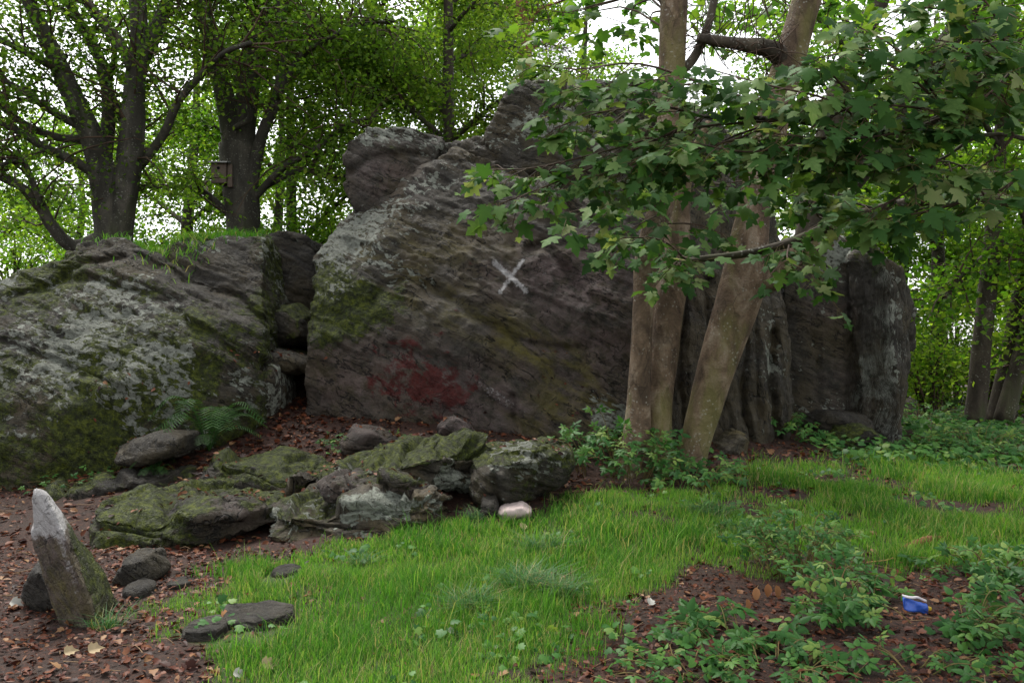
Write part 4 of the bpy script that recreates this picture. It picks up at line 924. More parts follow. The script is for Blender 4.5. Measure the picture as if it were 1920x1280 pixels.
own = [np.array([W(*q) for q in p]) for p in (
    [(1250, 330, 8.9), (1310, 345, 8.6), (1370, 380, 8.4)], [(1250, 330, 8.9), (1190, 350, 8.5), (1130, 380, 8.3), (1060, 400, 8.2)], [(1240, 420, 8.9), (1300, 420, 8.6), (1360, 440, 8.5)],
    [(1225, 450, 8.8), (1160, 450, 8.4), (1125, 480, 8.2)], [(1555, 445, 8.9), (1520, 480, 8.7), (1480, 510, 8.6)], [(1255, 250, 9), (1180, 230, 8.6), (1080, 250, 8.4)],
    [(1250, 330, 8.9), (1160, 400, 8.5), (1100, 440, 8.3)], [(1240, 400, 8.9), (1200, 420, 8.6), (1170, 440, 8.4)])]
pos, nrm, dr, sz = leafy(tw_o, own, 7.0, 2, rng, 0.3, 0.17, 300, M_SYC, TS)
put_leaves(tw_o, SYC_MESH, pos, nrm, dr, sz, 280, SYC, M_SYC)
# its upper crown, seen against the light
up = []
for k in range(46):
    a = W(1030 + 260 * rng.rand(), -120 + 210 * rng.rand(), 9.2 + 2.2 * rng.rand()); e = a + np.array((rng.normal() * 0.5, rng.normal() * 0.5, 0.1 * rng.randn())); up.append(np.array([a, (a + e) / 2, e]))
for k in range(60):
    a = W(1500 + 440 * rng.rand(), -160 + 300 * rng.rand(), 9.0 + 2.6 * rng.rand()); e = a + np.array((rng.normal() * 0.5, rng.normal() * 0.5, 0.1 * rng.randn())); up.append(np.array([a, (a + e) / 2, e]))
pp, nn, dd, ss, pet = shoot_leaves(up, 5, rng, 0.17, (0, -0.2, 0.9), 0.5)
V, T, A = scatter(*TRI3, pp, nn, dd, ss)
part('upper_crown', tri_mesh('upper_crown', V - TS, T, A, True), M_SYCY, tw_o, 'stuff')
mb = MB()
for P in up: mb.tube(P, [0.006, 0.005, 0.003], 4, 2, cap=False)
for k in range(12): mb.tube(np.array([W(1255, 60 - 10 * k, 9.1), up[k * 3 % 46][0] * 0.5 + W(1255, 20, 9.1) * 0.5 + np.array((0, 0, 0.1)), up[k * 3 % 46][1]]), [0.015, 0.01, 0.005], 5, 3, cap=False)
part('upper_twigs', mb.mesh('upper_twigs', TS), M_TWIG, tw_o, 'stuff')

# ------------------------------------------------------------------ overhanging sycamore, trunk outside the picture on the right
FT = np.array((4.6, 5.6, 0.0)); FT[2] = float(ground_z(np.array(4.6), np.array(5.6))) - 0.05
ov = thing('overhanging_sycamore', 'big dark leaved sycamore boughs hanging across in front of the rocks', 'tree', FT)
trunk = (np.array([FT, FT + (0.05, 0, 1.6), FT + (-0.05, 0.05, 3.2), FT + (0.1, 0, 6.5)]), np.array((0.3, 0.22, 0.19, 0.08)))
mb = MB(); mb.tube(*trunk, 18, 6, 0.1, 600); part('trunk', mb.mesh('trunk', FT), M_SYCBARK, ov)
tk = lambda z: FT + np.array((0, 0, z))
boughs = [(np.array([tk(2.3), W(1850, 372, 6.2), W(1650, 392, 6.5), W(1560, 425, 6.6), W(1480, 456, 6.7), W(1390, 477, 6.8), W(1290, 490, 6.8), W(1230, 520, 6.8)]), [40, 22, 22, 24, 20, 17, 13, 6], 6.4),
          (np.array([tk(2.9), W(1900, 130, 5.6), W(1780, 215, 5.5), W(1640, 250, 5.4), W(1480, 225, 5.5), W(1320, 220, 5.6)]), [38, 20, 16, 13, 10, 6], 5.5),
          (np.array([tk(2.5), W(1900, 255, 5.6), W(1760, 300, 5.6), W(1650, 340, 5.6)]), [24, 9, 6, 4], 5.0),
          (np.array([tk(2.0), W(1915, 330, 5.7), W(1800, 370, 5.7), W(1700, 400, 5.7)]), [24, 9, 6, 4], 5.0)]
for k, (P, w_, d_) in enumerate(boughs):
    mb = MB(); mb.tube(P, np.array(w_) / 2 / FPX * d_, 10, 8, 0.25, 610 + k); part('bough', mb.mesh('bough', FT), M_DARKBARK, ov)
tp = [[(1480, 225, 5.5), (1340, 165, 5.6), (1180, 160, 5.7), (1040, 175, 5.8)], [(1480, 225, 5.5), (1300, 240, 5.6), (1130, 285, 5.8), (1000, 315, 5.9), (915, 318, 6.0)],
      [(1320, 220, 5.6), (1180, 285, 5.6), (1060, 335, 5.7), (930, 385, 5.8)], [(1480, 225, 5.5), (1350, 270, 5.4), (1230, 290, 5.4), (1120, 330, 5.5)], [(1640, 250, 5.4), (1500, 270, 5.1), (1400, 285, 5.1), (1290, 265, 5.2)],
      [(1640, 250, 5.4), (1560, 190, 5.2), (1440, 160, 5.2), (1330, 130, 5.4)], [(1780, 215, 5.5), (1700, 140, 5.2), (1600, 100, 5.2), (1530, 110, 5.3)], [(1780, 215, 5.5), (1700, 200, 4.8), (1600, 200, 4.5), (1520, 240, 4.4)],
      [(1760, 300, 4.7), (1650, 290, 4.4), (1560, 300, 4.3)], [(1760, 300, 4.7), (1700, 360, 4.5), (1620, 400, 4.4)], [(1800, 380, 5.0), (1720, 400, 4.8), (1660, 410, 4.7)], [(1900, 255, 4.9), (1860, 300, 4.3), (1800, 330, 4.2)],
      [(1900, 130, 5.6), (1850, 180, 4.8), (1780, 230, 4.5)], [(1650, 392, 6.5), (1600, 380, 6.2), (1520, 350, 6.0)], [(1560, 425, 6.6), (1530, 400, 6.2), (1480, 330, 6.0)], [(1480, 456, 6.7), (1480, 490, 6.4), (1540, 520, 6.2)],
      [(1290, 490, 6.8), (1240, 450, 6.6), (1170, 445, 6.5)], [(1290, 490, 6.8), (1270, 490, 6.5), (1260, 500, 6.4)], [(1850, 372, 6.2), (1800, 310, 5.6), (1700, 300, 5.4)], [(1915, 330, 5.2), (1870, 360, 4.7), (1830, 380, 4.6)], [(1900, 130, 5.6), (1800, 30, 5.4), (1680, 10, 5.3)], [(1900, 130, 5.6), (1860, 20, 5.2), (1800, -40, 5.2)], [(1780, 215, 5.5), (1690, 100, 5.3), (1590, 40, 5.4)], [(1640, 250, 5.4), (1560, 140, 5.3), (1490, 130, 5.5)], [(1900, 255, 4.9), (1880, 180, 4.6), (1820, 150, 4.5)],
      [(1900, 130, 5.6), (1820, 90, 5.2), (1730, 70, 5.2)], [(1780, 215, 5.5), (1680, 250, 5.0), (1560, 260, 4.9), (1450, 250, 5.0)], [(1320, 220, 5.6), (1240, 200, 5.5), (1130, 210, 5.6), (1040, 240, 5.8)], [(1480, 225, 5.5), (1420, 240, 5.6), (1340, 270, 5.7), (1260, 310, 5.8)], [(1640, 250, 5.4), (1540, 310, 5.6), (1460, 320, 5.8), (1400, 340, 6.0)], [(1320, 220, 5.6), (1260, 250, 5.8), (1190, 330, 6.0), (1150, 390, 6.1)], [(1340, 165, 5.6), (1200, 120, 5.7), (1080, 130, 5.9), (1000, 120, 6.0)]]
paths = [np.array([W(q[0], q[1], max(q[2], 5.2)) for q in p]) for p in tp]
rng = np.random.RandomState(17)
pos, nrm, dr, sz = leafy(ov, paths, 16, 3, rng, 0.25, 0.108, 300, M_SYC, FT)
put_leaves(ov, SYC_MESH, pos, nrm, dr, sz, 300, SYC, M_SYC)
print('sycamore leaves', len(pos))

# ------------------------------------------------------------------ grass
def frustum_pts(n, y0, y1, rng, xpad=0.8):
    y = np.sqrt(y0 * y0 + (y1 * y1 - y0 * y0) * rng.rand(n)); x = (rng.rand(n) * 2 - 1) * (0.62 * y + xpad); return x, y
def blades(x, y, z, rng, h, w, bend, rnd):
    n = len(x); a = rng.rand(n) * 6.283; ln = bend * (0.3 + 0.9 * rng.rand(n)) * h
    d = np.stack([np.cos(a), np.sin(a)], -1); s = np.stack([-np.sin(a), np.cos(a)], -1)
    b = np.stack([x, y, z], -1)
    def pt(f, side, wf):
        o = np.zeros((n, 3)); o[:, :2] = d * (ln * f * f)[:, None] + s * (side * w * wf)[:, None]; o[:, 2] = h * (f - 0.25 * bend * f * f) - 0.012 * (f == 0); return b + o
    V = np.stack([pt(0, -1, 1), pt(0, 1, 1), pt(0.55, -1, 0.75), pt(0.55, 1, 0.75), pt(1, 0, 0)], 1).reshape(-1, 3)
    T = (np.arange(n)[:, None, None] * 5 + np.array([(0, 1, 3), (0, 3, 2), (2, 3, 4)])[None]).reshape(-1, 3)
    return V, T, np.repeat(rnd, 5)
rng = np.random.RandomState(23)
Vs, Ts, As = [], [], []; n0 = 0
for (n, y0, y1) in ((150000, 3.2, 6.2), (170000, 6.2, 9.0), (90000, 9.0, 12.5)):
    x, y = frustum_pts(n, y0, y1, rng); m = grass_mask(x, y); k = rng.rand(n) < m * 0.95
    for (cx, cy, rx, ry) in CLEAR: k &= ((x - cx) / rx) ** 2 + ((y - cy + 0.6 * ry) / (ry * 1.7)) ** 2 > 1
    x, y, m = x[k], y[k], m[k]
    p3 = np.stack([x, y, np.zeros_like(x)], -1); cl = fbm(p3 * 1.5, 3, 77)
    h = (0.045 + 0.075 * rng.rand(len(x)) ** 1.3) * (0.6 + 0.55 * m) * (1.0 + 0.8 * cl) * (1 + 1.1 * (rng.rand(len(x)) > 0.96))
    w = np.where(y < 6.2, 0.0022, np.where(y < 9, 0.0032, 0.004)) * (0.7 + 0.7 * rng.rand(len(x)))
    tone = np.clip(0.4 + 0.55 * cl + 0.22 * rng.normal(size=len(x)) - 0.14 * (x > 0.5), 0, 0.999)
    V, T, A = blades(x, y, ground_z(x, y), rng, h, w, 0.7, tone); Vs.append(V); Ts.append(T + n0); As.append(A); n0 += len(V)
gr = bpy.data.objects.new('grass', tri_mesh('grass', np.vstack(Vs), np.vstack(Ts), np.concatenate(As))); COL.objects.link(gr); gr.data.materials.append(M_GRASS)
gr['kind'] = 'stuff'; gr['label'] = 'fresh short green grass growing in front of the rocks'; gr['category'] = 'grass'

def tussock(px, py, rad, h, n, seed, label):
    rng = np.random.RandomState(seed); g = G(px, py); a = rng.rand(n) * 6.283; q = rad * 0.45 * rng.rand(n) ** 0.5
    x = g[0] + np.cos(a) * q; y = g[1] + np.sin(a) * q; z = ground_z(x, y)
    hh = h * (0.5 + 0.6 * rng.rand(n)); V, T, A = blades(x, y, z, rng, hh, np.full(n, 0.0028), 1.5, rng.rand(n))
    # lean the blades outward
    b = np.repeat(np.stack([np.cos(a), np.sin(a), 0 * a], -1), 5, 0); base = np.repeat(z, 5); f = np.clip((V[:, 2] - base) / h, 0, 1)
    V = V + b * (f ** 1.5 * rad * 0.7)[:, None]
    solo('grass_tussock', tri_mesh('grass_tussock', V - g, T, A), M_TUSS, label, 'grass tussock', g, 'tussocks in the lawn')
tussock(880, 1145, 0.17, 0.2, 252, 1, 'low fine tussock with dead stalks nearest the bare soil, green')
tussock(985, 1110, 0.22, 0.27, 312, 2, 'large blue-green grass tussock between two smaller ones in the lawn')
tussock(1050, 1120, 0.16, 0.22, 216, 3, 'blue-green tussock mixed with dry straw at the soil edge')
tussock(1020, 1035, 0.22, 0.2, 252, 4, 'spreading blue-green tussock further up the lawn towards the spotted boulder')
tussock(895, 975, 0.15, 0.16, 156, 5, 'small blue-green tussock against the dark cobble')
tussock(1330, 965, 0.3, 0.2, 252, 6, 'wide soft tussock in the grass before the leaning stem')
tussock(1380, 1000, 0.24, 0.17, 192, 7, 'smaller soft tussock beside the wide one before the leaning stem')
tussock(680, 1060, 0.14, 0.14, 120, 8, 'thin tussock in the lawn below the pale ledge')
tussock(1640, 960, 0.2, 0.14, 132, 9, 'thin tussock near the rotten log')
tussock(200, 1180, 0.16, 0.16, 96, 10, 'sparse tussock at the foot of the leaning stone')
# ------------------------------------------------------------------ leaf litter
FALLEN = leaf_template([(0.25, 0.05), (0.42, 0.3), (0.3, 0.36), (0.36, 0.6), (0.15, 0.66), (0, 1.0)], -0.25, 0.2, 0.35)
OVAL = leaf_template([(0.2, 0.15), (0.3, 0.45), (0.18, 0.8), (0, 1.0)], -0.4, 0.15, 0.45)
Vs, Ts, As = [], [], []; n0 = 0; rng = np.random.RandomState(29)
for (n, y0, y1, s0, tpl) in ((14000, 8.0, 10.6, 0.05, FALLEN), (19000, 3.2, 6.5, 0.03, OVAL), (9000, 3.2, 6.5, 0.036, FALLEN), (15000, 6.5, 11.5, 0.045, OVAL)):
    x, y = frustum_pts(n, y0, y1, rng); m = grass_mask(x, y); k = rng.rand(n) < np.clip(0.9 - 0.84 * m, 0, 1) * (0.4 + 0.6 * (x < -1.2) + 0.35 * ((x > 0) & (y < 6))); x, y = x[k], y[k]
    z = ground_z(x, y) + 0.006 + 0.012 * rng.rand(len(x)); pos = np.stack([x, y, z], -1); N = len(x)
    nrm = unit(np.array((0, 0, 1.0)) + rng.normal(size=(N, 3)) * 0.35); dr = rdir(N)
    V, T, A = scatter(tpl[0], tpl[1], pos, nrm, dr, s0 * (0.4 + 1.5 * rng.rand(N) ** 2), np.clip(0.38 + 0.24 * rng.normal(size=N), 0, 0.999)); Vs.append(V); Ts.append(T + n0); As.append(A); n0 += len(V)
dg = bpy.context.evaluated_depsgraph_get(); hp, hn = [], []
for _ in range(2600):
    wx, wy = -4.6 + 5.4 * rng.rand(), 6.4 + 3.9 * rng.rand()
    ok, loc, nr_, i_, ob, mm = scene.ray_cast(dg, (wx, wy, 1.5), (0, 0, -1), distance=1.7)
    if ok and ob.name != 'ground' and nr_.z > 0.55 and vnoise(np.array([wx * 2.2, wy * 2.2, 0.5]), 5) > 0.0: hp.append(loc[:]); hn.append(nr_[:])
hp = np.array(hp); hn = np.array(hn); N = len(hp)
V, T, A = scatter(OVAL[0], OVAL[1], hp + hn * 0.008, unit(hn + rng.normal(size=(N, 3)) * 0.3), rdir(N), 0.045 * (0.5 + rng.rand(N)), np.clip(0.5 + 0.25 * rng.normal(size=N), 0, 0.999)); Vs.append(V); Ts.append(T + n0); As.append(A); n0 += len(V)
lt = bpy.data.objects.new('leaf_litter', tri_mesh('leaf_litter', np.vstack(Vs), np.vstack(Ts), np.concatenate(As), True)); COL.objects.link(lt); lt.data.materials.append(M_LITTER)
lt['kind'] = 'stuff'; lt['label'] = 'brown and rust fallen leaves covering the bare soil'; lt['category'] = 'leaf litter'
mb = MB()
for k in range(420):
    x, y = frustum_pts(1, 3.2, 8.5, rng)
    if grass_mask(x, y)[0] > 0.35: continue
    z = float(ground_z(x, y)[0]) + 0.012; a = rng.rand() * 6.283; L = 0.06 + 0.16 * rng.rand(); e = np.array((math.cos(a), math.sin(a), 0.12 * rng.randn())) * L
    b = np.array((x[0], y[0], z)); mb.tube(np.array([b, b + e * 0.5 + rng.normal(size=3) * 0.01, b + e]), [0.003, 0.0025, 0.0015], 4, 2, cap=False)
tg = bpy.data.objects.new('fallen_twigs', mb.mesh('fallen_twigs')); COL.objects.link(tg); tg.data.materials.append(plain('straw_twig', (0.2, 0.13, 0.075), 0.8, 0.2, 0.6, 60))
tg['kind'] = 'stuff'; tg['label'] = 'pale twigs and straw strewn over the soil'; tg['category'] = 'twigs'
# single fallen leaves one can point at
M_PALE = leaf_material('pale_dead_leaf', [(0, (0.34, 0.27, 0.16)), (1, (0.46, 0.36, 0.22))], 0.15, rough=0.6)
M_WHITE = leaf_material('bleached_leaf', [(0, (0.34, 0.34, 0.3)), (1, (0.42, 0.42, 0.38))], 0.1, rough=0.6)
fl = [(490, 1262, 0.085, M_PALE, 'curled tan dead leaf lying in the lower grass'), (418, 1172, 0.075, M_DRY, 'orange dead leaf on the long flat stone'), (165, 1235, 0.08, M_PALE, 'pale tan dead leaf on the litter below the leaning stone'),
      (120, 1238, 0.07, M_PALE, 'tan dead leaf next to another tan leaf on the litter'), (355, 1255, 0.07, M_LITTER, 'rust brown dead leaf at the corner of the grass'), (438, 1276, 0.06, M_WHITE, 'white bleached leaf at the lower grass edge'),
      (1418, 884, 0.09, M_WHITE, 'white scrap of paper lying by the bramble at the leaning stem'), (20, 1140, 0.08, M_WHITE, 'pale leaf on the litter by the dark wedge stone'), (978, 1000, 0.09, M_PALE, 'upright pale leaf in the grass below the pinkish stone'),
      (840, 1195, 0.05, M_WHITE, 'small white leaf in the middle of the lawn'), (1218, 1146, 0.07, M_WHITE, 'curled whitish leaf at the edge of the bare soil')]
for j, (px, py, s_, mt, lb) in enumerate(fl):
    g = G(px, py); V, T, A = scatter(FALLEN[0] * np.array((1, 1, 2.0)), FALLEN[1], np.array([[0, 0, 0.02]]), unit(np.array([[0.3, -0.7, 0.7]])), rdir(1) + np.array([[1.0, 0, 0]]), np.array([s_]), np.array([0.5]))
    V2 = np.vstack([V, V + np.array((0, 0.0012, -0.0012))]); T2 = np.vstack([T, T[:, ::-1] + len(V)])
    solo('dead_leaf' if 'paper' not in lb else 'paper_scrap', tri_mesh('dead_leaf', V2, T2, np.full(len(V2), 0.5)), mt, lb, 'leaf' if 'paper' not in lb else 'litter', (g[0], g[1], g[2] + 0.02))

# ------------------------------------------------------------------ brambles
PKT = G(1722, 1150); DRY = G(1432, 1128)
def bramble(px, py, w, d, h, n, seed, label, size=0.1, cap=300, per=4):
    rng = np.random.RandomState(seed); g = G(px, py); o = thing('bramble', label, 'bramble', g, 'brambles'); pos, nrm, dr, sz = [], [], [], []; pet = MB()
    for k in range(n):
        a = rng.rand() * 6.283; q = rng.rand() ** 0.6
        x0 = g[0] + math.cos(a) * w * q * 0.7; y0 = g[1] + math.sin(a) * d * q * 0.7; z0 = float(ground_z(np.array(x0), np.array(y0)))
        b = np.array((x0, y0, z0 - 0.01)); a2 = a + rng.normal() * 0.6; L = 0.35 * (w + d) / 2 + 0.1; hh = h * (1.05 - 0.6 * q) * (0.6 + 0.6 * rng.rand())
        e = b + np.array((math.cos(a2) * L, math.sin(a2) * L, hh)); m = (b + e) / 2 + np.array((0, 0, hh * 0.45))
        P, r = catmull(np.array([b, m, e]), np.array((0.004, 0.003, 0.0015)), 5)
        if any(abs(e[0] - c_[0] * e[1] / c_[1]) < 0.2 and c_[1] - 0.75 < e[1] < c_[1] + 0.15 for c_ in (PKT, DRY)): continue
        mb = MB(); mb.tube(np.array([b, m, e]), [0.0042, 0.0032, 0.0015], 5, 5, cap=False); part('stem', mb.mesh('stem', g), M_STALK, o)
        for j in range(per):
            i = int((0.25 + 0.75 * (j + rng.rand()) / per) * (len(P) - 1)); c = P[min(i, len(P) - 1)]
            dv = unit(rng.normal(size=3) * np.array((1, 1, 0.3)) + unit(e - b) * 0.5); q_ = c + dv * (0.04 + 0.06 * rng.rand()); q_[2] = max(q_[2], z0 + 0.025)
            if any(abs(q_[0] - c_[0] * q_[1] / c_[1]) < wd and c_[1] - 0.75 < q_[1] < c_[1] + 0.12 for c_, wd in ((PKT, 0.17), (DRY, 0.11))): continue
            pet.tube(np.array([c, q_]), [0.0014, 0.001], 3, 1, cap=False)
            pos.append(q_); dr.append(unit(dv + np.array((0, -0.25, -0.1)))); nrm.append(unit(np.array((0, -0.35, 0.9)) + rng.normal(size=3) * 0.33)); sz.append(size * (0.6 + 0.7 * rng.rand()))
    part('leaf_stalks', pet.mesh('leaf_stalks', g), M_STALK, o, 'stuff')
    put_leaves(o, BRA_MESH, np.array(pos), np.array(nrm), np.array(dr), np.array(sz), cap, BRA, M_BRAM)
bramble(1165, 890, 0.75, 0.5, 0.55, 60, 1, 'dense bramble bush round the foot of the fused stems', 0.12, 280, 5)
bramble(1300, 905, 0.5, 0.35, 0.25, 26, 2, 'low bramble spilling from the foot of the leaning stem', 0.11, 120, 5)
bramble(1500, 1075, 0.38, 0.3, 0.45, 44, 3, 'tall sprigged bramble rising above the dry orange leaves', 0.075, 200, 6)
bramble(1570, 1150, 0.55, 0.34, 0.24, 74, 4, 'thick leafy bramble patch next to the blue packet', 0.105, 260, 5)
bramble(1370, 1190, 0.35, 0.25, 0.12, 22, 5, 'flat bramble with large glossy leaves on the bare soil', 0.12, 120, 4)
bramble(1450, 1255, 0.4, 0.2, 0.1, 20, 6, 'low bramble shoots at the lower edge of the soil', 0.1, 90, 4)
bramble(1810, 1180, 0.45, 0.25, 0.18, 36, 7, 'spreading bramble on the right of the blue packet', 0.11, 200, 5)
bramble(1860, 1080, 0.4, 0.35, 0.2, 26, 8, 'leafy bramble at the right edge above the packet', 0.11, 140, 5)
bramble(1830, 850, 0.9, 0.7, 0.3, 50, 9, 'bramble mat growing beneath the slender trunks', 0.11, 200, 5)
bramble(1460, 815, 0.6, 0.4, 0.3, 30, 10, 'scrambling bramble between the leaning stem and blocky rock', 0.11, 140, 5)
bramble(1290, 1265, 0.3, 0.2, 0.08, 16, 11, 'scattered young bramble leaves at the grass and soil border', 0.08, 80, 4)
bramble(1720, 1260, 0.4, 0.2, 0.08, 18, 12, 'young bramble leaves below the blue packet', 0.08, 80, 4)
bramble(150, 905, 0.5, 0.3, 0.1, 12, 13, 'few green shoots on the dark rock foot', 0.07, 50, 4)
bramble(690, 835, 0.4, 0.3, 0.12, 14, 14, 'small green shoots among the soil above the ledges', 0.07, 60, 4)
bramble(1720, 800, 0.8, 0.6, 0.35, 40, 15, 'low green bramble along the foot of the blocky rock edge', 0.1, 160, 5)
# creeping weeds
Vs, Ts, As = [], [], []; n0 = 0; rng = np.random.RandomState(31)
x, y = frustum_pts(26000, 3.2, 13.5, rng, 1.0); p3 = np.stack([x, y, 0 * x], -1)
k = (x > 0.55 + 0.25 * (y - 5)) & (fbm(p3 * 1.6, 3, 91) > 0.3) & (y > 3.9) | (poly_sd(x, y, LUSH) > 0.1) & (fbm(p3 * 2.4, 3, 93) > 0.42) | (x > 3.6) & (y > 9.5) & (fbm(p3 * 1.2, 2, 92) > -0.25)
k &= ~((x > 2.6) & (x < 4.6) & (y > 10.9)) & ~((np.abs(x - PKT[0]) < 0.15) & (np.abs(y - PKT[1] + 0.2) < 0.3)); x, y = x[k], y[k]; N = len(x)
pos = np.stack([x, y, ground_z(x, y) + 0.02 + 0.07 * rng.rand(N) * np.where(y > 9.5, 2.2, 1)], -1)
V, T, A = scatter(TRI3[0], TRI3[1], pos, unit(np.array((0, -0.3, 1.0)) + rng.normal(size=(N, 3)) * 0.35), rdir(N), 0.05 * (0.5 + 0.9 * rng.rand(N)) * np.where(y > 9.5, 1.6, 1))
gc = bpy.data.objects.new('creeping_weeds', tri_mesh('creeping_weeds', V, T, A, True)); COL.objects.link(gc); gc.data.materials.append(M_BRAM)
gc['kind'] = 'stuff'; gc['label'] = 'small leaved creeping weeds over soil and thin grass'; gc['category'] = 'weeds'

# ------------------------------------------------------------------ ferns
def fern(px, py, n, L, seed, label, up0=0.8):
    rng = np.random.RandomState(seed); g = G(px, py); o = thing('fern', label, 'fern', g, 'ferns')
    for k in range(n):
        a = 6.283 * (k + rng.rand() * 0.6) / n; l = L * (0.7 + 0.5 * rng.rand()); up = up0 * (0.55 + 0.7 * rng.rand()); d = np.array((math.cos(a), math.sin(a), 0))
        P, r = catmull(np.array([g, g + d * l * 0.28 + np.array((0, 0, l * 0.5 * up)), g + d * l * 0.62 + np.array((0, 0, l * 0.62 * up)), g + d * l * 0.95 + np.array((0, 0, l * 0.4 * up))]), np.array((0.004, 0.003, 0.002, 0.001)), 8)
        mb = MB(); mb.tube(P, r, 4, 1, cap=False); n_ = len(P); T_ = unit(np.gradient(P, axis=0)); sd_ = unit(np.cross(T_, (0, 0, 1.0)))
        for i in range(4, n_):
            f = i / n_; pl = l * 0.2 * math.sin(math.pi * min(1, 0.15 + 0.85 * (1 - f) ** 0.8)) + 0.012
            for s_ in (-1, 1):
                e = P[i] + sd_[i] * s_ * pl + T_[i] * pl * 0.35 + np.array((0, 0, -pl * 0.2)); w_ = T_[i] * l * 0.012
                mb.add(np.array([P[i] - w_ * 0.5, (P[i] + e) / 2 - w_ * 0.8, e, (P[i] + e) / 2 + w_ * 0.8, P[i] + w_ * 0.5]), [(0, 1, 2, 3, 4)], rng.rand())
        part('frond', mb.mesh('frond', g), M_FERN, o)
fern(392, 846, 20, 0.52, 1, 'bushy green fern at the foot of the lichen outcrop', 1.35); fern(292, 900, 7, 0.26, 2, 'small upright fern below the bare grey boulder', 1.4)
fern(1780, 770, 12, 0.7, 3, 'tall fern in the thicket beside the slender trunk')
fern(600, 575, 1, 0.01, 4, 'x') if False else None

# ------------------------------------------------------------------ grass on top of the outcrop
rng = np.random.RandomState(37); dg = bpy.context.evaluated_depsgraph_get()
def turf_on(pxs, D0, n, label, h=0.16):
    V_, T_, A_l = [], [], []; n0 = 0; hits = []
    for _ in range(n):
        a = rng.rand(); px = pxs[0][0] + (pxs[1][0] - pxs[0][0]) * a; wx = (px - 960) / FPX * D0 + rng.normal() * 0.06; wy = D0 + rng.normal() * 0.22
        ok, loc, nr_, i_, ob, mm = scene.ray_cast(dg, (wx, wy, 3.4), (0, 0, -1), distance=2.2)
        if ok and ob.name.startswith(('lichen', 'cleft')): hits.append(loc[:])
    if not hits: return
    Hh = np.array(hits); V, T, A = blades(Hh[:, 0], Hh[:, 1], Hh[:, 2], rng, h * (0.4 + 0.7 * rng.rand(len(Hh))), np.full(len(Hh), 0.006), 1.3, np.clip(0.75 + 0.2 * rng.normal(size=len(Hh)), 0, 0.999)); c = Hh.mean(0)
    solo('turf_tuft', tri_mesh('turf_tuft', V - c, T, A), M_GRASS, label, 'grass tuft', c, 'turf on the outcrop top')
turf_on(((395, 0), (490, 0)), 11.2, 700, 'dry reddish grass tuft on the outcrop top under the forked beech'); turf_on(((290, 0), (390, 0)), 10.6, 500, 'green and rusty grass tuft on the slope of the lichen outcrop')
turf_on(((150, 0), (280, 0)), 11.0, 400, 'short grass tuft around the foot of the many-limbed beech')

# ------------------------------------------------------------------ litter and wood
g = G(1722, 1150); pk = thing('crumpled_packet', 'crumpled blue packet with yellow corner lying on the soil', 'packet', g)
def crumple(nx_, nz_, w_, h_, seed, x0=0.0):
    rg = np.random.RandomState(seed); X_, Z_ = np.meshgrid(np.linspace(0, w_, nx_), np.linspace(0, h_, nz_)); p = np.stack([X_.ravel() + x0, 0 * X_.ravel(), Z_.ravel()], -1)
    p[:, 1] += 0.018 * fbm(p * 22.0, 3, seed) + 0.25 * p[:, 2] - 0.3 * (p[:, 0] - x0) * 0.4; p[:, 2] += 0.01 * fbm(p * 15, 2, seed + 1) - 0.2 * p[:, 0]
    i = np.arange(nx_ * nz_).reshape(nz_, nx_); q = np.stack([i[:-1, :-1], i[:-1, 1:], i[1:, 1:], i[1:, :-1]], -1).reshape(-1, 4); b = p + np.array((0, 0.012, 0)); n = len(p)
    edge = list(i[0, :]) + list(i[1:, -1]) + list(i[-1, -2::-1]) + list(i[-2:0, 0]); F = [tuple(f) for f in q] + [tuple(f + n)[::-1] for f in q]
    for a, c in zip(edge, edge[1:] + edge[:1]): F.append((c, a, a + n, c + n))
    mb = MB(); mb.add(np.vstack([p, b]), F); return mb.mesh('wrap')
part('wrapper', crumple(16, 8, 0.135, 0.07, 3, -0.08), plain('blue_plastic', (0.035, 0.11, 0.5), 0.3, 0.6, 0.45, 40), pk)
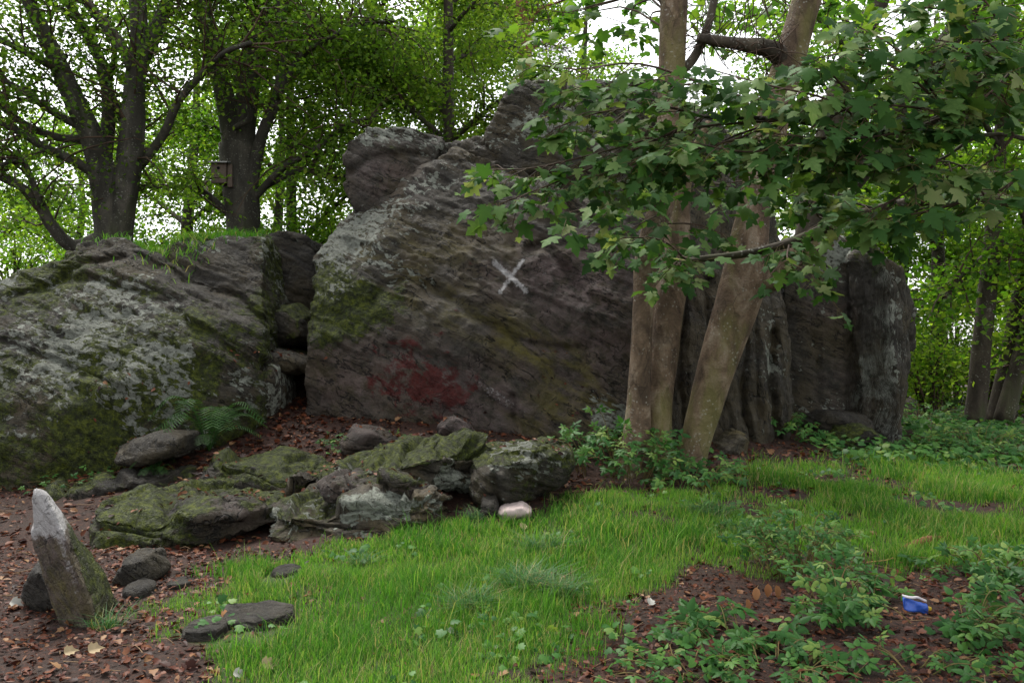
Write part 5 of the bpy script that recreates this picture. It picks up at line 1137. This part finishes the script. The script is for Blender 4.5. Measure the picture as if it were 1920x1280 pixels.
part('corner', crumple(5, 6, 0.022, 0.045, 4, 0.058), plain('yellow_plastic', (0.65, 0.45, 0.03), 0.35, 0.6, 0.3, 40), pk)
m = crumple(16, 3, 0.135, 0.012, 3, -0.08); wt = part('white_edge', m, plain('white_plastic', (0.7, 0.66, 0.68), 0.4, 0.5, 0.15, 40), pk); wt.location = (0, 0.0195, 0.073)
g0 = G(1690, 1032); g1 = G(1780, 1012); mid = (g0 + g1) / 2
mb = MB(); mb.tube(np.array([g0 + (0, 0, 0.0), mid + (0, 0, 0.025), g1 + (0, 0, 0.015)]), [0.03, 0.045, 0.03], 12, 8, 0.5, 71)
solo('rotten_log', mb.mesh('rotten_log', mid), plain('rotten_wood', (0.17, 0.075, 0.035), 0.85, 0.2, 0.75, 26), 'orange brown rotten log lying in the thin grass', 'log', mid)
rng = np.random.RandomState(3)
for j, (px, py, lb) in enumerate(((1400, 1135, 'small drooping orange dead leaf left of the orange cluster'), (1418, 1112, 'upright orange dead leaf beside the largest orange leaf'), (1440, 1105, 'largest hanging orange dead leaf in the bramble'), (1455, 1108, 'narrow orange dead leaf against the bramble leaves'))):
    g = G(px, py + 15); V, T, A = scatter(OVAL[0], OVAL[1], np.array([[0, 0, 0.085]]), np.array([[rng.normal() * 0.4, -1.0, 0.2]]), np.array([[0.1 * rng.randn(), 0, -1.0]]), np.array([0.085]), np.array([rng.rand()]))
    V2 = np.vstack([V, V + np.array((0, 0.0015, 0))]); T2 = np.vstack([T, T[:, ::-1] + len(V)])
    solo('dry_leaf', tri_mesh('dry_leaf', V2, T2, np.full(len(V2), rng.rand()), True), M_DRY, lb, 'leaf', g)
g = G(1640, 1060); e = np.array((0.13, 0.02, 0.02)); mb = MB(); mb.tube(np.array([g + (-0.06, 0, 0.02), g + (0.08, 0, 0.035), g + (0.14, 0, 0.05), g + (0.145, 0.0, -0.01)]), [0.004, 0.004, 0.004, 0.004], 6, 3)
solo('bent_straw', mb.mesh('bent_straw', g), plain('straw', (0.4, 0.24, 0.09), 0.6, 0.3, 0.2), 'bent yellow stalk standing in grass above the blue packet', 'stalk', g)
